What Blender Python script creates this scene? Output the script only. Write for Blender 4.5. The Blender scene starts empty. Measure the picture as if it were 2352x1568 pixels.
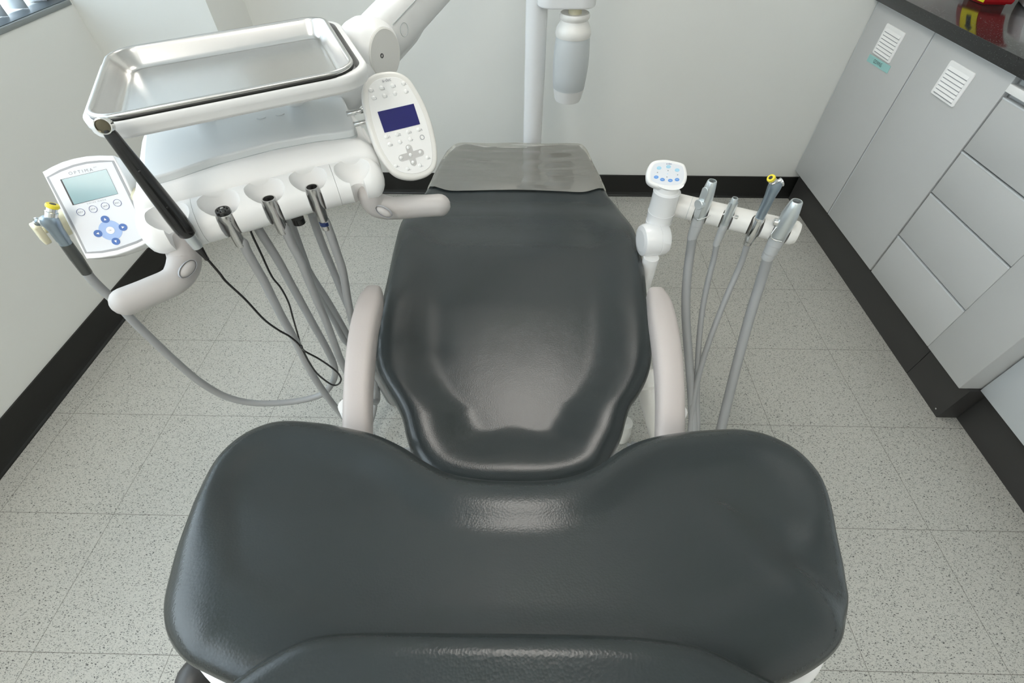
import bpy, bmesh, math, random
from mathutils import Vector as V3, Matrix

random.seed(7)
sc = bpy.context.scene
COL = sc.collection

# ------------------------------------------------------------------ camera
CAM = V3((1.15812, -0.14470, 1.33399))
CR = V3((0.999818, 0.0190357, 0.00085532)).normalized()
CF = V3((-0.0118512, 0.656360, -0.754355)).normalized()
CU = CR.cross(CF).normalized()
CR = CF.cross(CU).normalized()
FPX = 1060.704
cd = bpy.data.cameras.new('camera'); cam = bpy.data.objects.new('camera', cd); COL.objects.link(cam)
cd.sensor_width = 36.0; cd.lens = FPX / 2352 * 36; cd.clip_start = 0.02
m = Matrix((CR, CU, -CF)).transposed().to_4x4(); m.translation = CAM
cam.matrix_world = m
sc.camera = cam

# ------------------------------------------------------------------ world, exposure
sc.view_settings.view_transform = 'Standard'; sc.view_settings.look = 'None'
sc.view_settings.gamma = 1.0; sc.view_settings.use_curve_mapping = False
sc.view_settings.exposure = 0.45
w = bpy.data.worlds.new('daylight'); sc.world = w; w.use_nodes = True
bg = w.node_tree.nodes['Background']; bg.inputs[0].default_value = (0.80, 0.89, 0.97, 1); bg.inputs[1].default_value = 4.6
try:
    sc.cycles.max_bounces = 10; sc.cycles.diffuse_bounces = 5; sc.cycles.glossy_bounces = 5
    sc.cycles.transparent_max_bounces = 12; sc.cycles.transmission_bounces = 8
    sc.cycles.caustics_reflective = False; sc.cycles.caustics_refractive = False
    sc.cycles.sample_clamp_indirect = 6.0
except Exception: pass

LAMP_E = 8.5

# ------------------------------------------------------------------ materials
def mat(name, col, rough=0.5, metal=0.0, bump=None, spec=0.5, coat=0.0, emit=None, estr=0.0, alpha=1.0, trans=0.0, var=0.0):
    M = bpy.data.materials.new(name); M.use_nodes = True
    nt = M.node_tree; b = nt.nodes['Principled BSDF']
    c = tuple(col) + (1,) if len(col) == 3 else col
    b.inputs['Base Color'].default_value = c
    b.inputs['Roughness'].default_value = rough; b.inputs['Metallic'].default_value = metal
    b.inputs['Specular IOR Level'].default_value = spec
    b.inputs['Coat Weight'].default_value = coat; b.inputs['Coat Roughness'].default_value = 0.06
    b.inputs['Alpha'].default_value = alpha; b.inputs['Transmission Weight'].default_value = trans
    if emit: b.inputs['Emission Color'].default_value = tuple(emit) + (1,); b.inputs['Emission Strength'].default_value = estr
    tc = nt.nodes.new('ShaderNodeTexCoord')
    if var:
        n = nt.nodes.new('ShaderNodeTexNoise'); n.inputs['Scale'].default_value = 3.0; n.inputs['Detail'].default_value = 4
        nt.links.new(tc.outputs['Object'], n.inputs['Vector'])
        mx = nt.nodes.new('ShaderNodeMix'); mx.data_type = 'RGBA'
        mx.inputs[6].default_value = c; mx.inputs[7].default_value = tuple(x * (1 - var) for x in c[:3]) + (1,)
        nt.links.new(n.outputs[0], mx.inputs[0]); nt.links.new(mx.outputs[2], b.inputs['Base Color'])
    if bump:
        sc_, st = bump
        n = nt.nodes.new('ShaderNodeTexNoise'); n.inputs['Scale'].default_value = sc_; n.inputs['Detail'].default_value = 3
        nt.links.new(tc.outputs['Object'], n.inputs['Vector'])
        bp = nt.nodes.new('ShaderNodeBump'); bp.inputs['Strength'].default_value = st; bp.inputs['Distance'].default_value = 0.002
        nt.links.new(n.outputs[0], bp.inputs['Height']); nt.links.new(bp.outputs[0], b.inputs['Normal'])
    return M

def upholstery(name, col):
    M = bpy.data.materials.new(name); M.use_nodes = True
    nt = M.node_tree; b = nt.nodes['Principled BSDF']; b.inputs['Base Color'].default_value = col + (1,)
    b.inputs['Roughness'].default_value = 0.25; b.inputs['Specular IOR Level'].default_value = 0.44
    tc = nt.nodes.new('ShaderNodeTexCoord')
    v = nt.nodes.new('ShaderNodeTexVoronoi'); v.inputs['Scale'].default_value = 420
    n = nt.nodes.new('ShaderNodeTexNoise'); n.inputs['Scale'].default_value = 9; n.inputs['Detail'].default_value = 3
    nt.links.new(tc.outputs['Object'], v.inputs['Vector']); nt.links.new(tc.outputs['Object'], n.inputs['Vector'])
    b1 = nt.nodes.new('ShaderNodeBump'); b1.inputs['Strength'].default_value = 0.16; b1.inputs['Distance'].default_value = 0.0006
    b2 = nt.nodes.new('ShaderNodeBump'); b2.inputs['Strength'].default_value = 0.10; b2.inputs['Distance'].default_value = 0.006
    nt.links.new(v.outputs['Distance'], b1.inputs['Height']); nt.links.new(n.outputs[0], b2.inputs['Height'])
    nt.links.new(b2.outputs[0], b1.inputs['Normal']); nt.links.new(b1.outputs[0], b.inputs['Normal'])
    return M

TILE = 0.333
def floor_mat():
    M = bpy.data.materials.new('speckled_vinyl'); M.use_nodes = True
    nt = M.node_tree; b = nt.nodes['Principled BSDF']; N = nt.nodes.new; Lk = nt.links.new
    b.inputs['Roughness'].default_value = 0.42; b.inputs['Specular IOR Level'].default_value = 0.4
    tc = N('ShaderNodeTexCoord')
    def flecks(scale, thr, soft, rot, off):
        mp = N('ShaderNodeMapping'); mp.inputs['Rotation'].default_value = (0, 0, rot); mp.inputs['Scale'].default_value = (1.0, 1.9, 1)
        mp.inputs['Location'].default_value = (off, off * .7, 0)
        Lk(tc.outputs['Object'], mp.inputs['Vector'])
        nz = N('ShaderNodeTexNoise'); nz.inputs['Scale'].default_value = scale * 1.3; nz.inputs['Detail'].default_value = 1
        Lk(mp.outputs[0], nz.inputs['Vector'])
        ad = N('ShaderNodeMix'); ad.data_type = 'VECTOR'; ad.inputs[0].default_value = 0.012
        Lk(mp.outputs[0], ad.inputs[4]); Lk(nz.outputs['Color'], ad.inputs[5])
        v = N('ShaderNodeTexVoronoi'); v.voronoi_dimensions = '2D'; v.inputs['Scale'].default_value = scale
        Lk(ad.outputs[1], v.inputs['Vector'])
        # random size per cell
        sp = N('ShaderNodeSeparateColor'); Lk(v.outputs['Color'], sp.inputs[0])
        m1 = N('ShaderNodeMath'); m1.operation = 'MULTIPLY'; m1.inputs[1].default_value = thr; Lk(sp.outputs[0], m1.inputs[0])
        m2 = N('ShaderNodeMath'); m2.operation = 'SUBTRACT'; Lk(m1.outputs[0], m2.inputs[0]); Lk(v.outputs['Distance'], m2.inputs[1])
        m3 = N('ShaderNodeMapRange'); m3.inputs[1].default_value = 0; m3.inputs[2].default_value = soft; Lk(m2.outputs[0], m3.inputs[0])
        return m3.outputs[0], sp
    f1, s1 = flecks(190, 0.33, 0.05, 0.5, 0.0)
    f2, s2 = flecks(260, 0.30, 0.05, -0.7, 3.1)
    f3, s3 = flecks(120, 0.25, 0.04, 1.9, 7.7)
    base = N('ShaderNodeMix'); base.data_type = 'RGBA'
    base.inputs[6].default_value = (0.515, 0.51, 0.467, 1); base.inputs[7].default_value = (0.47, 0.465, 0.427, 1)
    nb = N('ShaderNodeTexNoise'); nb.inputs['Scale'].default_value = 2.2; Lk(tc.outputs['Object'], nb.inputs['Vector']); Lk(nb.outputs[0], base.inputs[0])
    cur = base.outputs[2]
    for f, c, k in ((f1, (0.11, 0.11, 0.105, 1), .8), (f2, (0.22, 0.22, 0.21, 1), .8), (f3, (0.05, 0.05, 0.05, 1), .9)):
        mm = N('ShaderNodeMath'); mm.operation = 'MULTIPLY'; mm.inputs[1].default_value = k; Lk(f, mm.inputs[0])
        mx = N('ShaderNodeMix'); mx.data_type = 'RGBA'; mx.inputs[7].default_value = c
        Lk(mm.outputs[0], mx.inputs[0]); Lk(cur, mx.inputs[6]); cur = mx.outputs[2]
    # seams
    sx = N('ShaderNodeSeparateXYZ'); Lk(tc.outputs['Object'], sx.inputs[0])
    seams = []
    for i in (0, 1):
        a = N('ShaderNodeMath'); a.operation = 'ADD'; a.inputs[1].default_value = 50 * TILE + TILE / 2; Lk(sx.outputs[i], a.inputs[0])
        md = N('ShaderNodeMath'); md.operation = 'MODULO'; md.inputs[1].default_value = TILE; Lk(a.outputs[0], md.inputs[0])
        sb = N('ShaderNodeMath'); sb.operation = 'SUBTRACT'; sb.inputs[1].default_value = TILE / 2; Lk(md.outputs[0], sb.inputs[0])
        ab = N('ShaderNodeMath'); ab.operation = 'ABSOLUTE'; Lk(sb.outputs[0], ab.inputs[0])
        lt = N('ShaderNodeMath'); lt.operation = 'LESS_THAN'; lt.inputs[1].default_value = 0.0008; Lk(ab.outputs[0], lt.inputs[0])
        seams.append(lt.outputs[0])
    mxm = N('ShaderNodeMath'); mxm.operation = 'MAXIMUM'; Lk(seams[0], mxm.inputs[0]); Lk(seams[1], mxm.inputs[1])
    sm = N('ShaderNodeMath'); sm.operation = 'MULTIPLY'; sm.inputs[1].default_value = 0.72; Lk(mxm.outputs[0], sm.inputs[0])
    mx = N('ShaderNodeMix'); mx.data_type = 'RGBA'; mx.inputs[7].default_value = (0.10, 0.09, 0.075, 1)
    Lk(sm.outputs[0], mx.inputs[0]); Lk(cur, mx.inputs[6]); Lk(mx.outputs[2], b.inputs['Base Color'])
    return M

def granite_mat():
    M = bpy.data.materials.new('black_granite'); M.use_nodes = True
    nt = M.node_tree; b = nt.nodes['Principled BSDF']; N = nt.nodes.new; Lk = nt.links.new
    b.inputs['Roughness'].default_value = 0.10; b.inputs['Specular IOR Level'].default_value = 0.42
    tc = N('ShaderNodeTexCoord'); cur = None
    mx0 = N('ShaderNodeMix'); mx0.data_type = 'RGBA'; mx0.inputs[6].default_value = (0.006, 0.0065, 0.007, 1); mx0.inputs[7].default_value = (0.024, 0.026, 0.027, 1)
    n = N('ShaderNodeTexNoise'); n.inputs['Scale'].default_value = 160; n.inputs['Detail'].default_value = 2; Lk(tc.outputs['Object'], n.inputs['Vector'])
    Lk(n.outputs[0], mx0.inputs[0])
    v = N('ShaderNodeTexVoronoi'); v.inputs['Scale'].default_value = 230; Lk(tc.outputs['Object'], v.inputs['Vector'])
    sp = N('ShaderNodeSeparateColor'); Lk(v.outputs['Color'], sp.inputs[0])
    m1 = N('ShaderNodeMath'); m1.operation = 'MULTIPLY'; m1.inputs[1].default_value = .32; Lk(sp.outputs[0], m1.inputs[0])
    m2 = N('ShaderNodeMath'); m2.operation = 'LESS_THAN'; Lk(v.outputs['Distance'], m2.inputs[0]); Lk(m1.outputs[0], m2.inputs[1])
    mm = N('ShaderNodeMath'); mm.operation = 'MULTIPLY'; Lk(m2.outputs[0], mm.inputs[0]); Lk(sp.outputs[1], mm.inputs[1])
    mx = N('ShaderNodeMix'); mx.data_type = 'RGBA'; mx.inputs[7].default_value = (0.30, 0.31, 0.32, 1)
    Lk(mm.outputs[0], mx.inputs[0]); Lk(mx0.outputs[2], mx.inputs[6]); Lk(mx.outputs[2], b.inputs['Base Color'])
    return M

def plastic_film():
    M = bpy.data.materials.new('clear_film'); M.use_nodes = True
    nt = M.node_tree; nt.nodes.clear(); N = nt.nodes.new; Lk = nt.links.new
    o = N('ShaderNodeOutputMaterial'); tr = N('ShaderNodeBsdfTransparent'); tr.inputs[0].default_value = (0.9, 0.89, 0.86, 1)
    gl = N('ShaderNodeBsdfGlossy'); gl.inputs['Roughness'].default_value = 0.06; gl.inputs[0].default_value = (1, .985, .95, 1)
    df = N('ShaderNodeBsdfDiffuse'); df.inputs[0].default_value = (0.55, 0.53, 0.48, 1)
    fr = N('ShaderNodeFresnel'); fr.inputs['IOR'].default_value = 2.0
    tc = N('ShaderNodeTexCoord'); mp = N('ShaderNodeMapping'); mp.inputs['Scale'].default_value = (3.5, 34, 6)
    Lk(tc.outputs['Object'], mp.inputs[0]); n = N('ShaderNodeTexNoise'); n.inputs['Scale'].default_value = 1.0; n.inputs['Detail'].default_value = 1.5
    Lk(mp.outputs[0], n.inputs['Vector'])
    bp = N('ShaderNodeBump'); bp.inputs['Strength'].default_value = 0.18; bp.inputs['Distance'].default_value = 0.01; Lk(n.outputs[0], bp.inputs['Height'])
    Lk(bp.outputs[0], gl.inputs['Normal']); Lk(bp.outputs[0], fr.inputs['Normal'])
    a = N('ShaderNodeMixShader'); a.inputs[0].default_value = 0.28; Lk(tr.outputs[0], a.inputs[1]); Lk(df.outputs[0], a.inputs[2])
    c = N('ShaderNodeMixShader'); Lk(fr.outputs[0], c.inputs[0]); Lk(a.outputs[0], c.inputs[1]); Lk(gl.outputs[0], c.inputs[2])
    Lk(c.outputs[0], o.inputs[0])
    return M

MT = dict(
    wall=mat('wall_paint', (0.76, 0.765, 0.735), 0.55, bump=(60, .05)),
    ceiling=mat('ceiling_paint', (0.88, 0.88, 0.86), 0.8),
    floor=floor_mat(), granite=granite_mat(), film=plastic_film(),
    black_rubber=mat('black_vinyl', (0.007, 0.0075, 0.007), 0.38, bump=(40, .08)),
    plinth=mat('charcoal_laminate', (0.042, 0.041, 0.040), 0.45, var=.15),
    laminate=mat('grey_laminate', (0.52, 0.525, 0.52), 0.42, var=.06),
    laminate_edge=mat('pale_edging', (0.60, 0.63, 0.65), 0.35),
    white=mat('white_plastic', (0.88, 0.875, 0.865), 0.32),
    white_gloss=mat('white_gloss_plastic', (0.84, 0.84, 0.84), 0.18),
    warm_white=mat('warm_white_plastic', (0.80, 0.785, 0.75), 0.3),
    deck=mat('pale_blue_grey_cover', (0.72, 0.745, 0.75), 0.30),
    strip=mat('grey_trim', (0.50, 0.53, 0.53), 0.4),
    grip=mat('light_grey_grip', (0.50, 0.475, 0.46), 0.5),
    armpad=mat('armrest_vinyl', (0.49, 0.445, 0.425), 0.45, bump=(300, .1)),
    hose=mat('grey_tubing', (0.34, 0.345, 0.345), 0.38),
    hose_collar=mat('grey_hose_end', (0.47, 0.48, 0.48), 0.4),
    black=mat('black_plastic', (0.008, 0.008, 0.008), 0.22, coat=.3),
    steel=mat('polished_steel', (0.66, 0.65, 0.635), 0.27, 1.0),
    satin=mat('satin_aluminium', (0.72, 0.76, 0.77), 0.36, .9),
    chrome=mat('chrome', (0.75, 0.75, 0.74), 0.12, 1.0),
    dark=mat('dark_bore', (0.02, 0.02, 0.022), 0.4),
    cream=mat('cream_plastic', (0.74, 0.69, 0.50), 0.4),
    yellow=mat('yellow_ring', (0.80, 0.66, 0.04), 0.35),
    blue_ring=mat('dark_blue_ring', (0.01, 0.025, 0.10), 0.3),
    uph=upholstery('grey_vinyl_upholstery', (0.026, 0.032, 0.033)),
    red=mat('red_plastic', (0.35, 0.008, 0.012), 0.25),
    label_yellow=mat('yellow_label', (0.80, 0.68, 0.02), 0.5),
    turquoise=mat('turquoise_label', (0.33, 0.60, 0.58), 0.5),
    ink=mat('black_ink', (0.02, 0.03, 0.04), 0.6),
    grey_ink=mat('grey_ink', (0.30, 0.31, 0.34), 0.6),
    navy_ink=mat('navy_ink', (0.06, 0.09, 0.25), 0.6),
    face=mat('console_face', (0.75, 0.77, 0.81), 0.35),
    border=mat('grey_border', (0.36, 0.37, 0.39), 0.4),
    lcd=mat('lcd_glass', (0.27, 0.42, 0.45), 0.12),
    lcd_blue=mat('blue_display', (0.015, 0.015, 0.12), 0.12, emit=(0.02, 0.02, 0.15), estr=0.1),
    blue_btn=mat('blue_button', (0.02, 0.12, 0.42), 0.35),
    pale_blue=mat('pale_blue_pad', (0.36, 0.50, 0.80), 0.4),
    sky_btn=mat('sky_blue_button', (0.36, 0.66, 0.82), 0.4),
    mid_btn=mat('mid_blue_button', (0.12, 0.32, 0.72), 0.4),
    pad_cross=mat('grey_cross_pad', (0.55, 0.54, 0.53), 0.45),
    blister=mat('white_blister', (0.86, 0.86, 0.85), 0.2),
    frost=mat('frosted_bottle', (0.72, 0.75, 0.76), 0.35, trans=0.25),
    frame=mat('window_frame_metal', (0.25, 0.27, 0.27), 0.4, .3),
    frame_dark=mat('window_sill_metal', (0.09, 0.11, 0.125), 0.4, .3),
    slat=mat('blind_fabric', (0.78, 0.83, 0.87), 0.6),
    lamp=mat('lamp_diffuser', (0.9, 0.9, 0.9), 0.5, emit=(1.0, 0.95, 0.88), estr=LAMP_E),
    glass=None,
)
MT['lens_glass'] = mat('bronze_lens', (0.10, 0.09, 0.06), 0.15, .6)
MT['strip_dark'] = mat('smoky_sleeve', (0.10, 0.105, 0.10), 0.18, .5)
MT['satin_blue'] = mat('blue_grey_anodised', (0.30, 0.36, 0.41), 0.28, .75)
def glass():
    M = bpy.data.materials.new('window_glass'); M.use_nodes = True
    nt = M.node_tree; nt.nodes.clear(); N = nt.nodes.new; Lk = nt.links.new
    o = N('ShaderNodeOutputMaterial'); tr = N('ShaderNodeBsdfTransparent'); tr.inputs[0].default_value = (.95, .97, .97, 1)
    gl = N('ShaderNodeBsdfGlossy'); gl.inputs['Roughness'].default_value = 0.02
    fr = N('ShaderNodeFresnel'); mx = N('ShaderNodeMixShader')
    mx.inputs[0].default_value = 0.06; Lk(tr.outputs[0], mx.inputs[1]); Lk(gl.outputs[0], mx.inputs[2]); Lk(mx.outputs[0], o.inputs[0])
    return M
MT['glass'] = glass()

# ------------------------------------------------------------------ helpers
def ray(px, py): return CF + CR * ((px - 1176) / FPX) - CU * ((py - 784) / FPX)
def Z(px, py, z):
    d = ray(px, py); return CAM + d * ((z - CAM.z) / d.z)
def PLN(px, py, p0, n):
    d = ray(px, py); return CAM + d * ((V3(p0) - CAM).dot(n) / d.dot(n))

def mk(name, verts, faces, m, parent=None, smooth=True):
    me = bpy.data.meshes.new(name); me.from_pydata([tuple(v) for v in verts], [], faces)
    bm = bmesh.new(); bm.from_mesh(me)
    bmesh.ops.remove_doubles(bm, verts=bm.verts, dist=1e-6)
    bmesh.ops.recalc_face_normals(bm, faces=bm.faces); bm.to_mesh(me); bm.free()
    if smooth:
        for p in me.polygons: p.use_smooth = len(p.vertices) < 9
    me.materials.append(MT[m] if isinstance(m, str) else m)
    o = bpy.data.objects.new(name, me); COL.objects.link(o)
    if parent: o.parent = parent
    return o
def weighted(o, ang=35):
    me = o.data
    bm = bmesh.new(); bm.from_mesh(me)
    for e in bm.edges:
        e.smooth = not (len(e.link_faces) == 2 and e.calc_face_angle(0) > math.radians(ang))
    bm.to_mesh(me); bm.free(); return o
def tag(o, label, cat, group=None, kind=None):
    if label: o['label'] = label
    if cat: o['category'] = cat
    if group: o['group'] = group
    if kind: o['kind'] = kind
    return o
def thing(name, label, cat, group=None):
    o = bpy.data.objects.new(name, None); COL.objects.link(o); o.empty_display_size = .05
    return tag(o, label, cat, group)
def struct(o): o['kind'] = 'structure'; return o

class FR:                                   # a local frame: origin + three unit axes
    def __init__(s, o, x, y, n): s.o, s.x, s.y, s.n = V3(o), V3(x).normalized(), V3(y).normalized(), V3(n).normalized()
    def __call__(s, a, b, c=0.0): return s.o + s.x * a + s.y * b + s.n * c
    def loc(s, p): d = V3(p) - s.o; return (d.dot(s.x), d.dot(s.y), d.dot(s.n))
    def px(s, x, y, off=0.0):
        q = PLN(x, y, s.o + s.n * off, s.n) - s.o; return (q.dot(s.x), q.dot(s.y))
WORLD = FR((0, 0, 0), (1, 0, 0), (0, 1, 0), (0, 0, 1))
def frame_axis(o, axis, ref=(0, 0, 1)):      # frame whose n runs along axis
    n = V3(axis).normalized(); r = V3(ref)
    if abs(n.dot(r)) > .95: r = V3((0, 1, 0))
    x = r.cross(n).normalized(); return FR(o, x, n.cross(x), n)

def rings(name, rs, m, parent=None, cap=(True, True), closed=True, smooth=True):
    vs = []; fs = []; n = len(rs[0])
    for r in rs: vs += list(r)
    for k in range(len(rs) - 1):
        for i in range(n if closed else n - 1):
            j = (i + 1) % n
            fs.append((k * n + i, k * n + j, (k + 1) * n + j, (k + 1) * n + i))
    if cap[0]: fs.append(tuple(range(n))[::-1])
    if cap[1]: fs.append(tuple((len(rs) - 1) * n + i for i in range(n)))
    return mk(name, vs, fs, m, parent, smooth)
def lathe(name, f, prof, m, parent=None, seg=28, ex=1.0, ey=1.0, caps=(True, True), ang=40):
    rs = [[f(r * ex * math.cos(2 * math.pi * i / seg), r * ey * math.sin(2 * math.pi * i / seg), h) for i in range(seg)] for r, h in prof]
    o = rings(name, rs, m, parent, caps); return weighted(o, ang)
def catmull(pts, n=8, closed=False):
    P = [V3(p) if len(p) == 3 else V3((p[0], p[1], 0)) for p in pts]; out = []; L = len(P)
    rng = range(L) if closed else range(L - 1)
    for i in rng:
        if closed: a, b, c, d = P[(i - 1) % L], P[i], P[(i + 1) % L], P[(i + 2) % L]
        else: a, b, c, d = P[max(i - 1, 0)], P[i], P[i + 1], P[min(i + 2, L - 1)]
        for k in range(n):
            t = k / n
            out.append(0.5 * ((2 * b) + (c - a) * t + (2 * a - 5 * b + 4 * c - d) * t * t + (3 * b - a - 3 * c + d) * t ** 3))
    if not closed: out.append(P[-1].copy())
    return out
def tube(name, pts, r, m, parent=None, seg=14, round_end=False, flat=1.0, up=None):
    pts = [V3(p) for p in pts]; n = len(pts)
    rr = r if callable(r) else (lambda t: r)
    rs = []; prev = None
    for i, p in enumerate(pts):
        t = (pts[min(i + 1, n - 1)] - pts[max(i - 1, 0)]).normalized()
        if prev is None:
            ref = V3(up) if up else (V3((0, 0, 1)) if abs(t.z) < .9 else V3((0, 1, 0)))
            a = (ref - t * ref.dot(t)).normalized()
        else:
            a = (prev - t * prev.dot(t)).normalized()
        prev = a; b = t.cross(a); R = rr(i / (n - 1))
        rs.append([p + a * (R * flat * math.cos(2 * math.pi * k / seg)) + b * (R * math.sin(2 * math.pi * k / seg)) for k in range(seg)])
    if round_end:
        def capr(ring, p, t, R):
            out = []
            for q in (.3, .6, .85, .97):
                c = p + t * (R * q); s = math.sqrt(1 - q * q)
                out.append([c + (v - p) * s for v in ring])
            return out
        t0 = (pts[0] - pts[1]).normalized(); t1 = (pts[-1] - pts[-2]).normalized()
        rs = capr(rs[0], pts[0], t0, rr(0))[::-1] + rs + capr(rs[-1], pts[-1], t1, rr(1))
    return rings(name, rs, m, parent)
def box(name, lo, hi, m, parent=None, f=WORLD, bev=0.0, seg=2):
    (x0, y0, z0), (x1, y1, z1) = lo, hi
    bm = bmesh.new()
    vs = [bm.verts.new(f(x, y, z)) for x in (x0, x1) for y in (y0, y1) for z in (z0, z1)]
    for q in ((0, 1, 3, 2), (4, 6, 7, 5), (0, 4, 5, 1), (2, 3, 7, 6), (0, 2, 6, 4), (1, 5, 7, 3)): bm.faces.new([vs[i] for i in q])
    bmesh.ops.recalc_face_normals(bm, faces=bm.faces)
    if bev: bmesh.ops.bevel(bm, geom=list(bm.edges), offset=bev, segments=seg, profile=.5, affect='EDGES')
    me = bpy.data.meshes.new(name); bm.to_mesh(me); bm.free(); me.materials.append(MT[m])
    if bev:
        for p in me.polygons: p.use_smooth = True
    o = bpy.data.objects.new(name, me); COL.objects.link(o)
    if parent: o.parent = parent
    if bev: weighted(o, 50)
    return o
def rrect(w, h, r, n=6, cx=0, cy=0):
    out = []
    for (sx, sy, a0) in ((1, 1, 0), (-1, 1, 90), (-1, -1, 180), (1, -1, 270)):
        for k in range(n + 1):
            a = math.radians(a0 + 90 * k / n)
            out.append((cx + sx * (w / 2 - r) + r * math.cos(a), cy + sy * (h / 2 - r) + r * math.sin(a)))
    return out
def inset(poly, d):
    n = len(poly); A = sum(poly[i][0] * poly[(i + 1) % n][1] - poly[(i + 1) % n][0] * poly[i][1] for i in range(n)); s = 1 if A > 0 else -1
    out = []
    for i in range(n):
        x0, y0 = poly[i - 1]; x1, y1 = poly[i]; x2, y2 = poly[(i + 1) % n]
        tx, ty = x2 - x0, y2 - y0; L = math.hypot(tx, ty) or 1
        out.append((x1 - s * ty / L * d, y1 + s * tx / L * d))
    return out
def slab(name, f, poly, z0, z1, m, parent=None, r=0.0, rb=None, nseg=5, smooth=True):
    """prism of a 2D outline with rounded top (r) and bottom (rb) edges"""
    rb = r if rb is None else rb; rs = []
    if rb: 
        for k in range(nseg + 1):
            a = math.pi / 2 * k / nseg; q = inset(poly, rb * (1 - math.sin(a))); rs.append([f(x, y, z0 + rb * (1 - math.cos(a))) for x, y in q])
    else: rs.append([f(x, y, z0) for x, y in poly])
    if r:
        for k in range(nseg + 1):
            a = math.pi / 2 * k / nseg; q = inset(poly, r * (1 - math.cos(a))); rs.append([f(x, y, z1 - r * (1 - math.sin(a))) for x, y in q])
    else: rs.append([f(x, y, z1) for x, y in poly])
    return weighted(rings(name, rs, m, parent), 40)
def text(name, s, f, cx, cy, height, m, parent=None, width=None, off=0.0006, ang=0.0, ext=0.0002, cal=1.0):
    cu = bpy.data.curves.new('t', 'FONT'); cu.body = s; cu.align_x = 'CENTER'; cu.align_y = 'CENTER'; cu.size = 1.0; cu.space_character = cal; cu.resolution_u = 3
    to = bpy.data.objects.new('t', cu); COL.objects.link(to)
    dg = bpy.context.evaluated_depsgraph_get(); dg.update()
    me = bpy.data.meshes.new_from_object(to.evaluated_get(dg)); bpy.data.objects.remove(to); bpy.data.curves.remove(cu)
    xs = [v.co.x for v in me.vertices]; ys = [v.co.y for v in me.vertices]
    w_, h_ = max(xs) - min(xs), max(ys) - min(ys); mx_, my_ = (max(xs) + min(xs)) / 2, (max(ys) + min(ys)) / 2
    sy = height / h_; sx = (width / w_) if width else sy; ca, sa = math.cos(ang), math.sin(ang)
    for v in me.vertices:
        a, b = (v.co.x - mx_) * sx, (v.co.y - my_) * sy
        v.co = f(cx + a * ca - b * sa, cy + a * sa + b * ca, off)
    me.materials.clear(); me.materials.append(MT[m]); me.name = name
    o = bpy.data.objects.new(name, me); COL.objects.link(o)
    if parent: o.parent = parent
    return o
def disc(name, f, cx, cy, r, z0, z1, m, parent=None, seg=24, ry=None, dome=False):
    ry = ry or r
    pts = [(cx + r * math.cos(2 * math.pi * i / seg), cy + ry * math.sin(2 * math.pi * i / seg)) for i in range(seg)]
    if dome:
        rs = []
        for k in range(6):
            a = math.pi / 2 * k / 5.3
            rs.append([f(cx + (x - cx) * math.cos(a), cy + (y - cy) * math.cos(a), z0 + (z1 - z0) * math.sin(a)) for x, y in pts])
        return rings(name, rs, m, parent)
    return weighted(rings(name, [[f(x, y, z) for x, y in pts] for z in (z0, z1)], m, parent))
def ringflat(name, f, cx, cy, r0, r1, z0, z1, m, parent=None, seg=28):
    rs = [[f(cx + r * math.cos(2 * math.pi * i / seg), cy + r * math.sin(2 * math.pi * i / seg), z) for i in range(seg)] for r, z in ((r0, z0), (r0, z1), (r1, z1), (r1, z0))]
    rs.append(rs[0]); return weighted(rings(name, rs, m, parent, (False, False)))
def boolean(o, cutters):
    for c in cutters:
        md = o.modifiers.new('b', 'BOOLEAN'); md.operation = 'DIFFERENCE'; md.object = c; md.solver = 'EXACT'
    dg = bpy.context.evaluated_depsgraph_get(); dg.update()
    me = bpy.data.meshes.new_from_object(o.evaluated_get(dg)); o.modifiers.clear(); old = o.data; o.data = me
    for c in cutters: bpy.data.objects.remove(c)
    for p in me.polygons: p.use_smooth = True
    weighted(o, 38); return o
def softstep(a, b, x):
    t = min(1, max(0, (x - a) / (b - a))); return t * t * (3 - 2 * t)
def interp(xs, ys, x):
    if x <= xs[0]: return ys[0]
    for i in range(len(xs) - 1):
        if x <= xs[i + 1]: return ys[i] + (ys[i + 1] - ys[i]) * (x - xs[i]) / (xs[i + 1] - xs[i])
    return ys[-1]

# ------------------------------------------------------------------ room
XL, XR, YB, YF, ZC = -0.418, 3.16, 2.053, -2.2, 2.55
XC = 2.537                                     # cabinet front plane
struct(box('floor', (XL - .15, YF - .1, -.08), (XR + .1, YB + .1, 0), 'floor'))
struct(box('ceiling', (XL - .15, YF - .1, ZC), (XR + .1, YB + .1, ZC + .08), 'ceiling'))
struct(box('wall_back', (XL - .15, YB, 0), (XR + .1, YB + .1, ZC), 'wall'))
struct(box('wall_right', (XR, YF - .1, 0), (XR + .1, YB, ZC), 'wall'))
struct(box('wall_front', (XL - .15, YF - .1, 0), (XR + .1, YF, ZC), 'wall'))
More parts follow.
